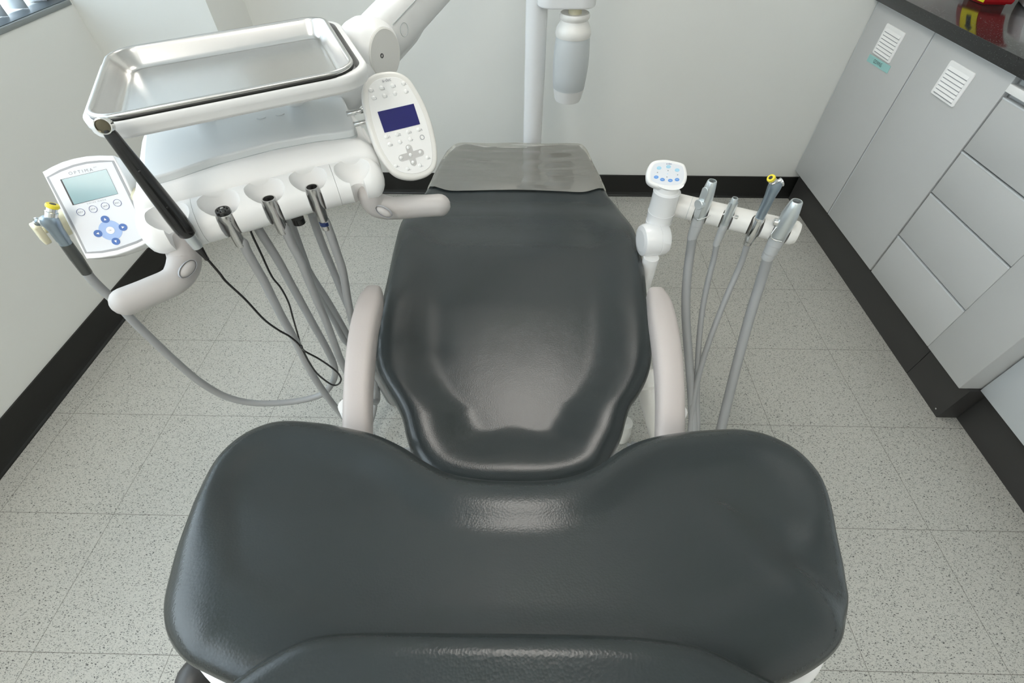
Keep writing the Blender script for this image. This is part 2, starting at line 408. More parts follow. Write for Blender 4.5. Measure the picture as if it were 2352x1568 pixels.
# left wall around the window opening
WY0, WY1, WZ0, WZ1 = -1.95, 1.775, 0.888, 2.15  # opening run on behind the camera, unseen, to let in extra light
def joined(name, boxes, m):
    bm = bmesh.new()
    for (x0, y0, z0), (x1, y1, z1) in boxes:
        vs = [bm.verts.new((x, y, z)) for x in (x0, x1) for y in (y0, y1) for z in (z0, z1)]
        for q in ((0, 1, 3, 2), (4, 6, 7, 5), (0, 4, 5, 1), (2, 3, 7, 6), (0, 2, 6, 4), (1, 5, 7, 3)): bm.faces.new([vs[i] for i in q])
    bmesh.ops.recalc_face_normals(bm, faces=bm.faces)
    me = bpy.data.meshes.new(name); bm.to_mesh(me); bm.free(); me.materials.append(MT[m])
    o = bpy.data.objects.new(name, me); COL.objects.link(o); return o
struct(joined('wall_left', [((XL - .15, YF, 0), (XL, YB, WZ0)), ((XL - .15, YF, WZ1), (XL, YB, ZC)),
                            ((XL - .15, YF, WZ0), (XL, WY0, WZ1)), ((XL - .15, WY1, WZ0), (XL, YB, WZ1))], 'wall'))
struct(box('wall_corner', (XL, 1.782, 0), (.056, YB, ZC), 'wall'))
def skirting(name, path, h=.115, t=.006, toe=.014):
    # coved vinyl skirting along a floor path (list of (x, y, nx, ny)): n points into the room
    prof = [(0, 0), (toe, 0), (toe, .004), (t + .004, .010), (t, .022), (t, h), (0, h)]
    rs = [[V3((x + nx * a, y + ny * a, b)) for a, b in prof] for x, y, nx, ny in path]
    return struct(rings(name, rs, 'black_rubber', smooth=False))
skirting('baseboard_left', [(XL, YF, 1, 0), (XL, 1.782, 1, 0)])
skirting('baseboard_corner', [(XL, 1.782, 0, -1), (.056, 1.782, 0, -1)])
skirting('baseboard_back', [(.056, YB, 0, -1), (2.60, YB, 0, -1)])
# window
wf = struct(thing('window_1', None, None))
def fr_box(n, lo, hi, m): o = box(n, lo, hi, m, wf, bev=.002); return o
fr_box('sill_rail', (XL - .085, WY0, WZ0), (XL + .004, WY1 - .002, WZ0 + .0145), 'frame')
fr_box('sill_channel', (XL - .07, WY0, WZ0 + .014), (XL - .003, WY1 - .002, WZ0 + .0165), 'frame_dark')
fr_box('head_rail', (XL - .12, WY0, WZ1 - .03), (XL - .02, WY1 - .002, WZ1), 'frame')
fr_box('jamb', (XL - .12, WY0, WZ0 + .017), (XL - .09, WY0 + .03, WZ1 - .03), 'frame')
fr_box('jamb', (XL - .12, WY1 - .032, WZ0 + .017), (XL - .09, WY1 - .002, WZ1 - .03), 'frame')
fr_box('outer_sill', (XL - .15, WY0, WZ0), (XL - .085, WY1 - .002, WZ0 + .012), 'laminate_edge')
box('pane', (XL - .145, WY0 + .0, WZ0 + .012), (XL - .141, WY1 - .002, WZ1), 'glass', wf)
bl = thing('vertical_blind', 'white vertical slat blind hanging in the window on the left wall', 'blind')
box('rail', (XL - .11, WY0 + .02, WZ1 - .07), (XL - .07, WY1 - .02, WZ1 - .035), 'white', bl)
for k in range(40):
    yy = 1.743 - .0905 * k
    n = 9; rs = []
    for z in (.905, WZ1 - .07):
        a = []
        for i in range(n):
            t = i / (n - 1); a.append(V3((-.470 - .078 * t, yy - .0085 * math.sin(math.pi * t), z)))
        rs.append(a + [p + V3((0, .0012, 0)) for p in a[::-1]])
    rings('slat', rs, 'slat', bl)

# unseen ceiling panels: first read off the seat reflection, rear ones added as fill
def unseen_ceiling_light(x, y, lab):
    t = thing('unseen_ceiling_light', lab, 'ceiling light', 'recessed ceiling panels')
    box('trim', (x - .31, y - .31, ZC - .018), (x + .31, y + .31, ZC - .001), 'white', t)
    box('diffuser', (x - .28, y - .28, ZC - .024), (x + .28, y + .28, ZC - .0185), 'lamp', t)
for i, (x, y) in enumerate(((1.22, 1.42), (.30, -.7), (.30, -1.7), (1.7, -1.3))):
    unseen_ceiling_light(x, y, 'unseen white ceiling panel lamp lighting the treatment room')

# ------------------------------------------------------------------ cabinets on the right
ZK, ZT = .152, .855                             # plinth top, underside of worktop
FC = FR((XC, 0, 0), (0, -1, 0), (0, 0, 1), (-1, 0, 0))   # face frame: a = -y, b = z, n toward the room
def panel(name, y0, y1, z0, z1, parent, t=.019, x=XC, m='laminate'):
    """door/drawer front from y0 (near) to y1 (far); pale edging proud round it"""
    o = box(name, (x, y0, z0), (x + t, y1, z1), m, parent, bev=.0015)
    return o
def louvre(yc0, yc1, z0, z1, parent):
    f = FC; w = yc1 - yc0; h = z1 - z0; cx = -(yc0 + yc1) / 2; cz = (z0 + z1) / 2
    fr_ = slab('vent_grille', f, rrect(w, h, .006, 4, cx, cz), .0005, .004, 'white', parent, r=.0012, rb=0)
    for k in range(7):
        zz = z1 - .0135 - k * (h - .022) / 7
        a0, a1 = cx - w / 2 + .012, cx + w / 2 - .012
        vs = [f(a0, zz, .0041), f(a1, zz, .0041), f(a1, zz - .009, .0075), f(a0, zz - .009, .0075), f(a0, zz - .0102, .0041), f(a1, zz - .0102, .0041)]
        mk('louvre', vs, [(0, 1, 2, 3), (3, 2, 5, 4), (0, 3, 4), (1, 5, 2), (0, 4, 5, 1)], 'white', fr_, smooth=False)
        box('slot', (a0, zz - .0128, .004), (a1, zz - .0104, .0046), 'border', fr_, f=f)
    return fr_
c1 = thing('base_cabinet', 'grey base cabinet beside the back wall with turquoise label on its door', 'cabinet', 'grey base cabinets')
box('carcass', (XC + .021, 1.674, ZK), (XR - .002, YB - .002, ZT - .002), 'laminate', c1)
d = panel('door', 1.6745, 2.048, ZK, ZT - .004, c1)
louvre(1.803, 1.929, .712, .811, c1)
def edging(y0, y1, p):
    box('edging', (XC - .0007, y0, ZT - .0068), (XC + .006, y1, ZT - .0036), 'laminate_edge', p)
    box('edging', (XC - .0007, y1 - .0022, ZK), (XC + .006, y1 + .0003, ZT - .004), 'laminate_edge', p)
edging(1.6745, 2.048, c1)
c2 = thing('base_cabinet', 'grey base cabinet between the labelled door and the drawers', 'cabinet', 'grey base cabinets')
box('carcass', (XC + .021, 1.283, ZK), (XR - .002, 1.672, ZT - .002), 'laminate', c2)
panel('door', 1.2835, 1.6665, ZK, ZT - .004, c2)
louvre(1.411, 1.533, .713, .812, c2)
edging(1.2835, 1.6665, c2)
c3 = thing('drawer_cabinet', 'grey cabinet with a stack of four drawer fronts', 'cabinet')
box('carcass', (XC + .021, .889, ZK), (XR - .002, 1.281, ZT - .002), 'laminate', c3)
for z0, z1 in ((ZK, .3195), (.3245, .4915), (.4965, .6365), (.6415, .797)):
    o = panel('drawer_front', .8885, 1.2755, z0, z1, c3)
    box('top_edge', (XC - .0008, .8885, z1 - .003), (XC + .006, 1.2755, z1 + .0004), 'laminate_edge', c3)
sh = thing('pull_out_shelf', 'white pull-out shelf edge under the worktop above the drawers', 'shelf')
box('front_rail', (XC - .006, .889, .812), (XC + .016, 1.2785, .832), 'white', sh, bev=.001)
box('board', (XC + .016, .889, .818), (XC + .5 - .3, 1.2785, .826), 'laminate_edge', sh)
c4 = thing('end_panel', 'tall grey end panel beside the drawer stack', 'panel')
box('board', (XC, .717, ZK), (XR - .002, .8873, ZT - .002), 'laminate', c4, bev=.0015)
c5 = thing('base_cabinet', 'set-back pale grey cabinet at the right edge nearest the viewer', 'cabinet', 'grey base cabinets')
box('carcass', (2.62, -.6, ZK), (XR - .002, .714, ZT - .002), 'laminate', c5)
box('door', (2.60, -.1, ZK - .001), (2.619, .712, ZT - .004), 'laminate_edge', c5, bev=.0015)
wt = thing('worktop', 'black speckled granite worktop with polished top over the cabinets', 'worktop')
box('slab', (XC - .018, -.6, ZT), (XR - .001, YB - .001, .893), 'granite', wt, bev=.0015)
# plinths
def plinth(lo, hi): return struct(box('baseboard_right', lo, hi, 'plinth'))
plinth((2.566, .892, 0), (2.60, YB - .016, ZK - .001))
plinth((2.566, .707, 0), (XR - .01, .890, ZK - .001))
plinth((2.632, -.6, 0), (2.66, .706, ZK - .001))
sw = thing('screw', 'small chrome screw in the charcoal plinth corner', 'screw')
lathe('head', frame_axis((2.566, .73, .018), (-1, 0, 0)), [(.003, 0), (.003, .001), (.0015, .0018)], 'chrome', sw)
# gowns label
gf = FR((XC, 0, 0), (0, -math.cos(.10), -math.sin(.07)), (0, -math.sin(.0), 1), (-1, 0, 0))
gl = thing('cabinet_label', 'turquoise GOWNS label stuck under the first vent grille', 'label')
lx = V3((0, -1, .035)).normalized(); ly = V3((0, -.10, 1)).normalized()
LF = FR((XC - .0002, 1.863, .6940), lx, V3((-1, 0, 0)).cross(lx), (-1, 0, 0))
if LF.y.z < 0: LF.y = -LF.y
box('sticker', (-.076, -.0120, .0), (.076, .0120, .0012), 'turquoise', gl, f=LF)
text('lettering', 'GOWNS', LF, -.004, 0, .0125, 'ink', gl, width=.058, off=.0016)
tp = tag(box('tape_strip', (XC - .0005, 1.893, .135), (XC + .0, 1.903, .1515), 'turquoise'), 'small turquoise tape strip under the first cabinet door', 'tape')
bpy.data.objects.remove(tp)
tp = tag(box('tape_strip', (2.5652, 1.925, .128), (2.5659, 1.937, .150), 'turquoise'), 'small turquoise tape strip on the plinth by the back wall', 'tape')
# on the worktop
sb = thing('sharps_container', 'red sharps container with yellow label on the black worktop', 'container')
q0_, q1_, q2_ = Z(2226, -1, .896), Z(2257, 11, .896), Z(2323, 13, .896)
qa = q1_ + (q0_ - q1_) * 1.25
base_ = [(qa.x, qa.y), (q1_.x, q1_.y), (q2_.x, q2_.y), (q2_.x + .035, q2_.y + .06), (qa.x + .09, qa.y + .085), (qa.x + .03, qa.y + .07)]
def scl(poly, k, cx=sum(p[0] for p in base_) / 6, cy=sum(p[1] for p in base_) / 6): return [(cx + (x - cx) * k, cy + (y - cy) * k) for x, y in poly]
def prism(name, levels, m, p): return rings(name, [[V3((x, y, z)) for x, y in scl(base_, k)] for k, z in levels], m, p, smooth=False)
prism('bin', ((.97, .8990), (1.0, .905), (1.06, 1.03)), 'red', sb)
prism('foot', ((.80, .8932), (.80, .8990)), 'red', sb)
prism('lid', ((1.16, 1.031), (1.16, 1.044), (1.05, 1.052)), 'red', sb)
e_ = (q1_ - qa).normalized(); nf_ = V3((e_.y, -e_.x, 0)).normalized(); nf_ = -nf_ if nf_.dot(CAM - q1_) < 0 else nf_
lw = (q1_ - qa).length; tz = V3((0, 0, 1)) + nf_ * .02; LB = FR(qa + nf_ * .0012 + V3((0, 0, .006)), e_, tz, e_.cross(tz)); LB.y = tz.normalized()
lab_ = mk('warning_label', [LB(.002, 0), LB(lw - .002, 0), LB(lw + .001, .10) + nf_ * .004, LB(-.001, .10) + nf_ * .004], [(0, 1, 2, 3)], 'label_yellow', sb, smooth=False)
mk('warning_symbol', [LB(lw * a_, b_) + nf_ * (.0012 + b_ * .04) for a_, b_ in ((.38, .012), (.66, .012), (.68, .055), (.80, .06), (.55, .09), (.30, .06), (.40, .055))], [(0, 1, 2, 3, 4, 5, 6)], 'ink', lab_, smooth=False)
ct = thing('storage_box', 'white box on the worktop beside the red sharps container', 'box')
cf = FR((2.835, 1.735, .893), V3((.072, .153, 0)), V3((.153, -.072, 0)), (0, 0, 1))
box('carton', (-.02, .012, 0), (.16, .13, .09), 'white', ct, f=FR(cf.o, cf.x, cf.y, cf.n), bev=.002)

# ------------------------------------------------------------------ patient chair
chair = thing('dental_chair', 'reclined dark grey patient chair in the middle of the room', 'chair')
def solve(px, ztop, R):
    out = []
    for x, y in px:
        z = .6
        for _ in range(25):
            p = Z(x, y, z); z = .5 * z + .5 * (ztop(p.x, p.y, 0) - R)
        out.append((p.x, p.y))
    return out
def pad(name, outline, med, ztop, thick, R, m, parent, n=14, under=.02, zlo=None):
    """upholstered pad: outline (x,y) list, medial segment, ztop(x,y,d) surface height"""
    (ax, ay), (bx, by) = med; rs = []
    L = math.hypot(bx - ax, by - ay); ux, uy = (bx - ax) / L, (by - ay) / L
    ts = [max(0, min(L, (p[0] - ax) * ux + (p[1] - ay) * uy)) for p in outline]
    # smooth medial targets
    for _ in range(6):
        ts = [(ts[i - 1] + ts[i] * 2 + ts[(i + 1) % len(ts)]) / 4 for i in range(len(ts))]
    info = [(ax + ux * t, ay + uy * t) for t in ts]
    def P(i, d):
        x, y = outline[i]; mx_, my_ = info[i]; l = math.hypot(mx_ - x, my_ - y) or 1e-6; k = min(1, d / l)
        return x + (mx_ - x) * k, y + (my_ - y) * k, l
    N_ = len(outline)
    def ring(dz, d): 
        out = []
        for i in range(N_):
            x, y, l = P(i, d); out.append(V3((x, y, ztop(x, y, d) - R + dz)))
        return out
    # underside
    rs.append([V3((P(i, under + .05)[0], P(i, under + .05)[1], ztop(*outline[i], 0) - thick)) for i in range(N_)])
    rs.append([V3((P(i, under)[0], P(i, under)[1], ztop(*outline[i], 0) - thick)) for i in range(N_)])
    rs.append([V3((P(i, under * .35)[0], P(i, under * .35)[1], ztop(*outline[i], 0) - thick + R * .35)) for i in range(N_)])
    rs.append([V3((P(i, 0)[0], P(i, 0)[1], ztop(*outline[i], 0) - R * 1.25)) for i in range(N_)])
    for k in range(7):
        a = math.pi / 2 * k / 6; rs.append(ring(R * math.sin(a), R * (1 - math.cos(a))))
    for k in range(1, n + 1):
        out = []
        for i in range(N_):
            l = P(i, 0)[2]; d = R + (l - R) * (k / n); x, y, _ = P(i, d); out.append(V3((x, y, ztop(x, y, d))))
        rs.append(out)
    return rings(name, rs, m, parent, (True, False))
ZS = .475
seat_px = [(985, 437), (968, 462), (949, 487), (927, 510), (916, 533), (905, 577), (893.6, 631), (882.5, 680), (871, 733), (864.6, 782), (862, 823), (869, 858), (887, 894),
           (909, 930), (925, 966), (934, 1006), (948, 1045), (975, 1085), (1020, 1112), (1090, 1128), (1180, 1132), (1270, 1128), (1340, 1112), (1385, 1085), (1408, 1045), (1427, 1006),
           (1438, 965), (1449, 934), (1467, 907), (1485, 872), (1494, 840), (1496, 814), (1496, 778), (1491.7, 733), (1485, 680), (1480.6, 635), (1471.6, 586), (1463, 555), (1449, 524), (1422, 490), (1400, 462), (1388.5, 440),
           (1374, 410), (1361, 384), (1349, 361), (1337, 351), (1310, 349), (1190, 349), (1070, 349), (1045, 351), (1029, 361), (1012, 384), (998, 410)]
def seat_z(x, y, d):
    rim = .030 * (1 - softstep(.03, .15, d)) * softstep(1.22, 1.0, y)
    dish = -.006 * math.exp(-((x - 1.15) / .2) ** 2 - ((y - .55) / .28) ** 2)
    toe = .012 * softstep(1.1, 1.5, y)
    valley = -.012 * softstep(1.33, 1.24, y) * softstep(1.12, 1.24, y) * softstep(.02, .10, d)
    wave = .010 * math.exp(-((y - .92) / .09) ** 2) * softstep(.05, .15, d)
    return .478 + .07 * (min(y, .70) - .25) - .05 * softstep(.75, 1.25, y)*.6 + rim + dish + toe * .3 + valley + wave
so = [(p.x, p.y) for p in catmull(solve(seat_px, seat_z, .028), 4, True)]
pad('seat_cushion', so, ((1.15, .42), (1.15, 1.45)), seat_z, .085, .028, 'uph', chair, n=22)
# clear film over the foot end
film_o = solve([(983, 437), (996, 410), (1009, 384), (1025, 360), (1044, 347), (1070, 343), (1130, 341), (1190, 342), (1250, 341), (1310, 343), (1338, 348), (1352, 360), (1363, 384), (1376, 409), (1390, 440)], seat_z, .028)
fo = [(p.x, p.y) for p in catmull(film_o, 5)]
cols = []
NX = 40
for i, (x, y) in enumerate(fo):
    pass
ys_f = []
film_rows = []
nl = len(fo)
import bisect
left = [p for p in fo if p[0] <= 1.15]; right = [p for p in fo if p[0] > 1.15][::-1]
def side(pts, y):
    q = sorted(pts, key=lambda p: p[1]); return interp([a[1] for a in q], [a[0] for a in q], y)
yfar = max(p[1] for p in fo) - .004
rs = []
for j in range(34):
    t = j / 33; row = []
    for i in range(NX + 1):
        s = -1 + 2 * i / NX
        edge_y = 1.280 + .020 * math.exp(-((abs(s) - .84) / .11) ** 2) + .006 * math.cos(s * 3)
        y = edge_y + (yfar - edge_y) * t
        xl, xr = side(left, y) - .003, side(right, y) + .003
        xm, hw = (xl + xr) / 2, (xr - xl) / 2
        u_ = math.copysign(1 - (1 - min(1, abs(s) / .9)) , s) * 1.0
        xx = xm + hw * max(-1, min(1, s / .9))
        dd = (1 - min(1, abs(s) / .9)) * hw
        dz = 0
        de = min(dd, yfar - y + .0)
        zt = seat_z(xx, y, max(dd, .0))
        if de < .028: dz = -.028 * (1 - math.sqrt(max(0, 1 - (1 - de / .028) ** 2)))
        if abs(s) > .9: dz = -.028 - .05 * (abs(s) - .9) / .1
        wr = .0030 * math.sin(y * 95 + 2.0 * math.sin(xx * 7)) * math.exp(-((abs(xx - 1.15) - .14) / .09) ** 2) * softstep(1.33, 1.42, y)
        wr += .0022 * math.sin(y * 60 + xx * 4) * math.exp(-((xx - 1.12) / .12) ** 2)
        row.append(V3((xx, y, zt + .0060 + dz + wr)))
    rs.append(row)
last = rs[-1]
for dy, dz in ((.004, -.012), (.006, -.035), (.006, -.06)):
    rs.append([p + V3((0, dy, min(0, dz))) for p in last])
fl = rings('foot_cover', rs, 'film', chair, (False, False), closed=False)
fl['label'] = 'clear plastic protective cover over the foot end'
# backrest
back_px = [(667, 975), (748, 980), (803, 990), (870, 1006), (931, 1034), (978, 1065), (1032, 1092), (1093, 1105), (1161, 1110), (1249, 1109), (1316, 1098), (1371, 1075), (1425, 1038), (1479, 1015),
           (1546, 1002), (1627, 995), (1695, 995), (1756, 1009), (1817, 1041), (1864, 1088), (1891, 1142), (1912, 1230), (1932, 1325), (1941, 1393), (1932, 1454), (1908, 1504), (1857, 1545), (1780, 1582), (1660, 1625), (1500, 1650),
           (1180, 1660), (860, 1650), (690, 1625), (560, 1585), (478, 1548), (431, 1521), (397, 1474), (385, 1426), (390, 1366), (411, 1284), (444, 1190), (478, 1115), (512, 1058), (559, 1014), (613, 986)]
def zb(py): return .775 + .10 * (py - 1000) / 600
def back_z(x, y, d):
    base = .775 + .10 * (.18 - y) / .25
    cx = (x - 1.15)
    trough = -.004 * math.exp(-(cx / .2) ** 2) * softstep(.0, .08, d)
    dish = -.008 * softstep(.03, .085, d)
    lobes = -.005 * math.exp(-((abs(cx) - .26) / .09) ** 4 - ((y - .11) / .045) ** 4)
    crease = -.005 * math.exp(-((cx - .30 + (y - .0) * .5) / .018) ** 2) * math.exp(-((y + .02) / .06) ** 2)
    crease += .003 * math.exp(-((cx - .265 + y * .5) / .02) ** 2) * math.exp(-((y - .0) / .09) ** 2)
    crease += -.003 * math.exp(-((cx - .33 + (y - .0) * .9) / .014) ** 2) * math.exp(-((y - .03) / .05) ** 2)
    shoulder = -.016 * (1 - softstep(0, .07, d)) * softstep(.06, -.03, y)
    return base + trough + dish + lobes + crease + shoulder
bo = [(p.x, p.y) for p in catmull(solve(back_px, back_z, .030), 4, True)]
bk = pad('backrest', bo, ((.93, -.0), (1.37, -.0)), back_z, .055, .030, 'uph', chair, n=18, under=.015)
# white shell under the backrest
shell_px = [(700, 1010), (900, 1040), (1180, 1130), (1460, 1040), (1650, 1025), (1800, 1060), (1870, 1180), (1905, 1350), (1925, 1440), (1920, 1510), (1880, 1570), (1780, 1640), (1500, 1700), (1180, 1710), (860, 1700), (600, 1650), (490, 1590), (434, 1535), (400, 1470),
            (392, 1410), (420, 1290), (470, 1150), (560, 1040)]
sp_ = [Z(x, y, .765) for x, y in shell_px]
sp_ = [(p.x, p.y) for p in catmull([(p.x, p.y) for p in sp_], 4, True)]
slab('backrest_shell', WORLD, sp_, .722, .752, 'white', chair, r=.012)
tube('backrest_arm', catmull([Z(456, 1556, .705), Z(500, 1600, .66), (.95, -.02, .56), (1.08, .12, .44), (1.12, .38, .385)], 6), .022, 'plinth', chair, seg=16, round_end=True)
# headrest
hp = [(470, 1640), (500, 1600), (539, 1568), (593, 1527), (667, 1484), (735, 1460), (843, 1453), (1046, 1454), (1249, 1456), (1425, 1461), (1560, 1476), (1628, 1494), (1695, 1527), (1776, 1568), (1820, 1600), (1850, 1640)]
hpo = [(p.x, p.y) for p in catmull(solve(hp, lambda x, y, d: .915, .018) + [(1.445, -.20), (1.41, -.30), (1.29, -.36), (1.15, -.375), (1.01, -.36), (.90, -.30), (.87, -.20)], 4, True)]
hy = sum(p[1] for p in hpo) / len(hpo)
pad('headrest', hpo, ((1.03, -.23), (1.27, -.23)), lambda x, y, d: .915 + .022 * softstep(0, .12, d) + .0 * x, .05, .018, 'uph', chair, n=14, under=.012)
# armrests
def armrest(pxo, pxi, zs):
    L_ = [Z(x, y, z) for (x, y), z in zip(pxo, zs)]; R_ = [Z(x, y, z) for (x, y), z in zip(pxi, zs)]
    L_ = catmull(L_, 5); R_ = catmull(R_, 5); rs = []; n = len(L_)
    for i, (a, b) in enumerate(zip(L_, R_)):
        c = (a + b) / 2; h = (b - a) / 2; H = h.length; hx = h / H
        t = i / (n - 1)
        th = .021 + .004 * math.sin(math.pi * t)
        ring = []
        for k in range(20):
            an = 2 * math.pi * k / 20; ca, sa = math.cos(an), math.sin(an)
            sx = math.copysign(abs(ca) ** .55, ca); sz = math.copysign(abs(sa) ** .6, sa)
            ring.append(c + hx * (H * sx) + V3((0, 0, th * sz - .012)))
        rs.append(ring)
    def endcap(r0, r1):
        c = sum(r0, V3()) / 20; c1 = sum(r1, V3()) / 20; t = (c - c1).normalized(); out = []
        for q in (.3, .55, .78, .92): out.append([c + (v - c) * (1 - q ** 3) ** .4 + t * (.016 * q) for v in r0])
        return out
    rs = endcap(rs[0], rs[1])[::-1] + rs + endcap(rs[-1], rs[-2])
    return rings('armrest', rs, 'armpad', chair)
la_o = [(838, 664), (823, 684), (810, 720), (800, 765), (792, 826), (787, 908), (785, 977), (786, 1040)]
la_i = [(876, 664), (876, 690), (871, 715), (863, 755), (856, 820), (851, 900), (850.5, 980), (853, 1040)]
zz = [.655, .672, .686, .692, .694, .69, .682, .67]
a1 = armrest(la_o, la_i, zz)
ra_o = [(1527, 668), (1542, 690), (1553, 725), (1562, 770), (1570, 830), (1574, 900), (1575, 980), (1574, 1040)]
ra_i = [(1489, 668), (1491, 692), (1494, 725), (1500, 770), (1507, 830), (1511, 900), (1510, 980), (1508, 1040)]
a2 = armrest(ra_o, ra_i, zz)
for sx, xx in ((-1, .86), (1, 1.44)):
    tube('armrest_bracket', catmull([(xx, .30, .645), (xx, .30, .50), (xx - sx * .03, .32, .42), (1.15 + sx * .12, .34, .40)], 6), .017, 'white', chair)
# chair underframe, lift column and base
slab('seat_frame', WORLD, rrect(.40, 1.0, .08, 6, 1.15, .80), .36, .402, 'white', chair, r=.012)
tube('lift_arm', [(1.15, .85, .35), (1.15, 1.05, .22), (1.15, 1.15, .10)], .075, 'white', chair, seg=20)
slab('base_plate', WORLD, rrect(.42, 1.05, .12, 8, 1.17, .93), .0, .055, 'white', chair, r=.02, rb=0)
fp = Z(1425, 1000, .02)
lathe('base_foot', FR((fp.x, fp.y, 0), (1, 0, 0), (0, 1, 0), (0, 0, 1)), [(.016, 0), (.018, .004), (.026, .012), (.028, .05), (.024, .10), (.01, .105)], 'warm_white', chair)
tube('support_beam', [Z(1474, 838, .40), Z(1487, 905, .36), Z(1520, 1030, .26)], .022, 'warm_white', chair, seg=16, flat=1.2)
lathe('beam_collar', frame_axis(Z(1479, 850, .395), V3(Z(1487, 905, .36)) - V3(Z(1474, 838, .40))), [(.024, 0), (.030, .004), (.030, .045), (.024, .05)], 'warm_white', chair)

# ------------------------------------------------------------------ support post, bracket, water bottle
post = thing('support_post', 'white upright steel post behind the foot of the chair', 'post')
PX_, PY_ = 1.206, 1.70
lathe('pole', FR((PX_, PY_, 0), (1, 0, 0), (0, 1, 0), (0, 0, 1)), [(.037, .03), (.037, 1.23)], 'white_gloss', post, seg=32)
lathe('floor_flange', FR((PX_, PY_, 0), (1, 0, 0), (0, 1, 0), (0, 0, 1)), [(.09, 0), (.09, .02), (.06, .035), (.037, .04)], 'white', post, seg=32)
bcx, bcy = 1.325, 1.66
bot = thing('water_bottle', 'frosted white self-contained water bottle hanging by the support post', 'bottle')
b0 = PLN(1305, 236, (0, bcy, 0), V3((0, 1, 0))); z0 = b0.z + .008
PB = FR((b0.x + .008, bcy, 0), (1, 0, 0), (0, 1, 0), (0, 0, 1))
def hz(py, x=1312): return PLN(x, py, (0, bcy, 0), V3((0, 1, 0))).z
bx = PLN(1312, 130, (0, bcy, 0), V3((0, 1, 0))).x
PB = FR((bx, bcy, 0), (1, 0, 0), (0, 1, 0), (0, 0, 1))
zb0 = hz(228)
lathe('bottle_body', PB, [(.050, zb0 + .030), (.056, zb0 + .04), (.060, zb0 + .08), (.062, zb0 + .12), (.061, zb0 + .16), (.058, zb0 + .195), (.0555, zb0 + .207)], 'frost', bot, seg=40, caps=(True, True))
lathe('base_ring', PB, [(.038, zb0 - .004), (.045, zb0 - .001), (.0485, zb0 + .006), (.0555, zb0 + .038), (.0575, zb0 + .041), (.054, zb0 + .040)], 'white', bot, seg=40)
lathe('shoulder_collar', PB, [(.0575, zb0 + .203), (.060, zb0 + .212), (.057, zb0 + .228), (.048, zb0 + .242), (.044, zb0 + .250), (.049, zb0 + .256), (.0505, zb0 + .263), (.047, zb0 + .270), (.034, zb0 + .268)], 'warm_white', bot, seg=40, caps=(False, True))
lathe('neck', PB, [(.022, zb0 + .262), (.022, zb0 + .292)], 'cream', bot)
bz = zb0 + .288
blk = [(p[0], p[1]) for p in rrect(.19, .14, .05, 8, bx - .03, bcy + .02)]
slab('bottle_mount', WORLD, blk, bz, bz + .20, 'white_gloss', post, r=.02, rb=.006)

# ------------------------------------------------------------------ delivery unit (control head)
PSI = math.radians(26)
U = V3((math.cos(PSI), math.sin(PSI), 0)); W_ = V3((-math.sin(PSI), math.cos(PSI), 0))
HO = Z(616, 487, .85)
H = FR(HO, U, W_, (0, 0, 1))
du = thing('delivery_unit', 'white over-patient instrument delivery head on a jointed arm', 'dental unit')
s1u = [-.170, -.142, -.053, .046, .129, .193, .215]; s1v = [.050, .047, .077, .093, .091, .078, .060]
s2u = [-.205, -.124, -.03, .066, .142, .197, .225]; s2v = [.014, .016, .026, .037, .039, .034, .020]
# deck cover
front = [(u, interp(s1u, s1v, u)) for u in [-.160 + .0355 * k for k in range(11)]]
front = [(-.166, .075), (-.163, .058), (-.152, .049)] + [f_ for f_ in front if -.15 < f_[0] < .186] + [(.192, .084), (.200, .098)]
dk = front + [(.203, .13), (.206, .19), (.207, .25), (.207, .29), (.203, .312), (.19, .325), (.165, .33)] + [(.165 - .05 * k, .33) for k in range(1, 6)] + [(-.128, .33), (-.153, .325), (-.166, .312), (-.169, .29), (-.169, .25), (-.169, .19), (-.168, .13)]
dk = [(p.x, p.y) for p in catmull(dk, 4, True)]
dcv = slab('deck_cover', H, dk, .067, .080, 'deck', du, r=.004, rb=0)
bm = bmesh.new(); bm.from_mesh(dcv.data)
for f_ in [f_ for f_ in bm.faces if len(f_.verts) > 8]: bmesh.ops.poke(bm, faces=[f_])
bm.to_mesh(dcv.data); bm.free()
slab('deck_trim', H, inset(dk, -.0015), .058, .0675, 'strip', du, r=.001, rb=0)
for (x, y) in ((600, 271), (643, 263)):
    a = H.px(x, y, .080); disc('screw_cap', H, a[0], a[1], .0085, .0795, .0812, 'deck', du, ry=.0055)
# lower housing
rs = []
us = [-.200, -.198, -.192, -.183, -.172, -.15, -.12, -.08, -.04, 0, .04, .08, .12, .15, .18, .20, .212, .220, .2235, .225]
for u in us:
    e = min((u + .200) / .028, (.225 - u) / .030, 1.0); e = max(e, 0); k = math.sqrt(max(0, 1 - (1 - e) ** 2))
    v1 = interp(s1u, s1v, u); v2 = interp(s2u, s2v, u)
    c_v, c_w = .15, .01
    prof = [(.31, -.025), (.325, .0), (.325, .05), (.31, .061), (v1 + .02, .063), (v1 + .004, .065), (v1 - .006, .0685), (v1 * .7 + v2 * .3 - .004, .0665), ((v1 + v2) / 2 - .004, .0605), (v2, .0475), (v2 + .004, .030), (v2 + .006, -.02), (v2 + .03, -.03)]
    rs.append([H(u, v2 + .05 + (a - v2 - .05) * (.55 + .45 * k) if k < 1 else a, c_w + (b - c_w) * (.25 + .75 * k)) for a, b in prof])
rings('lower_housing', rs, 'white', du)
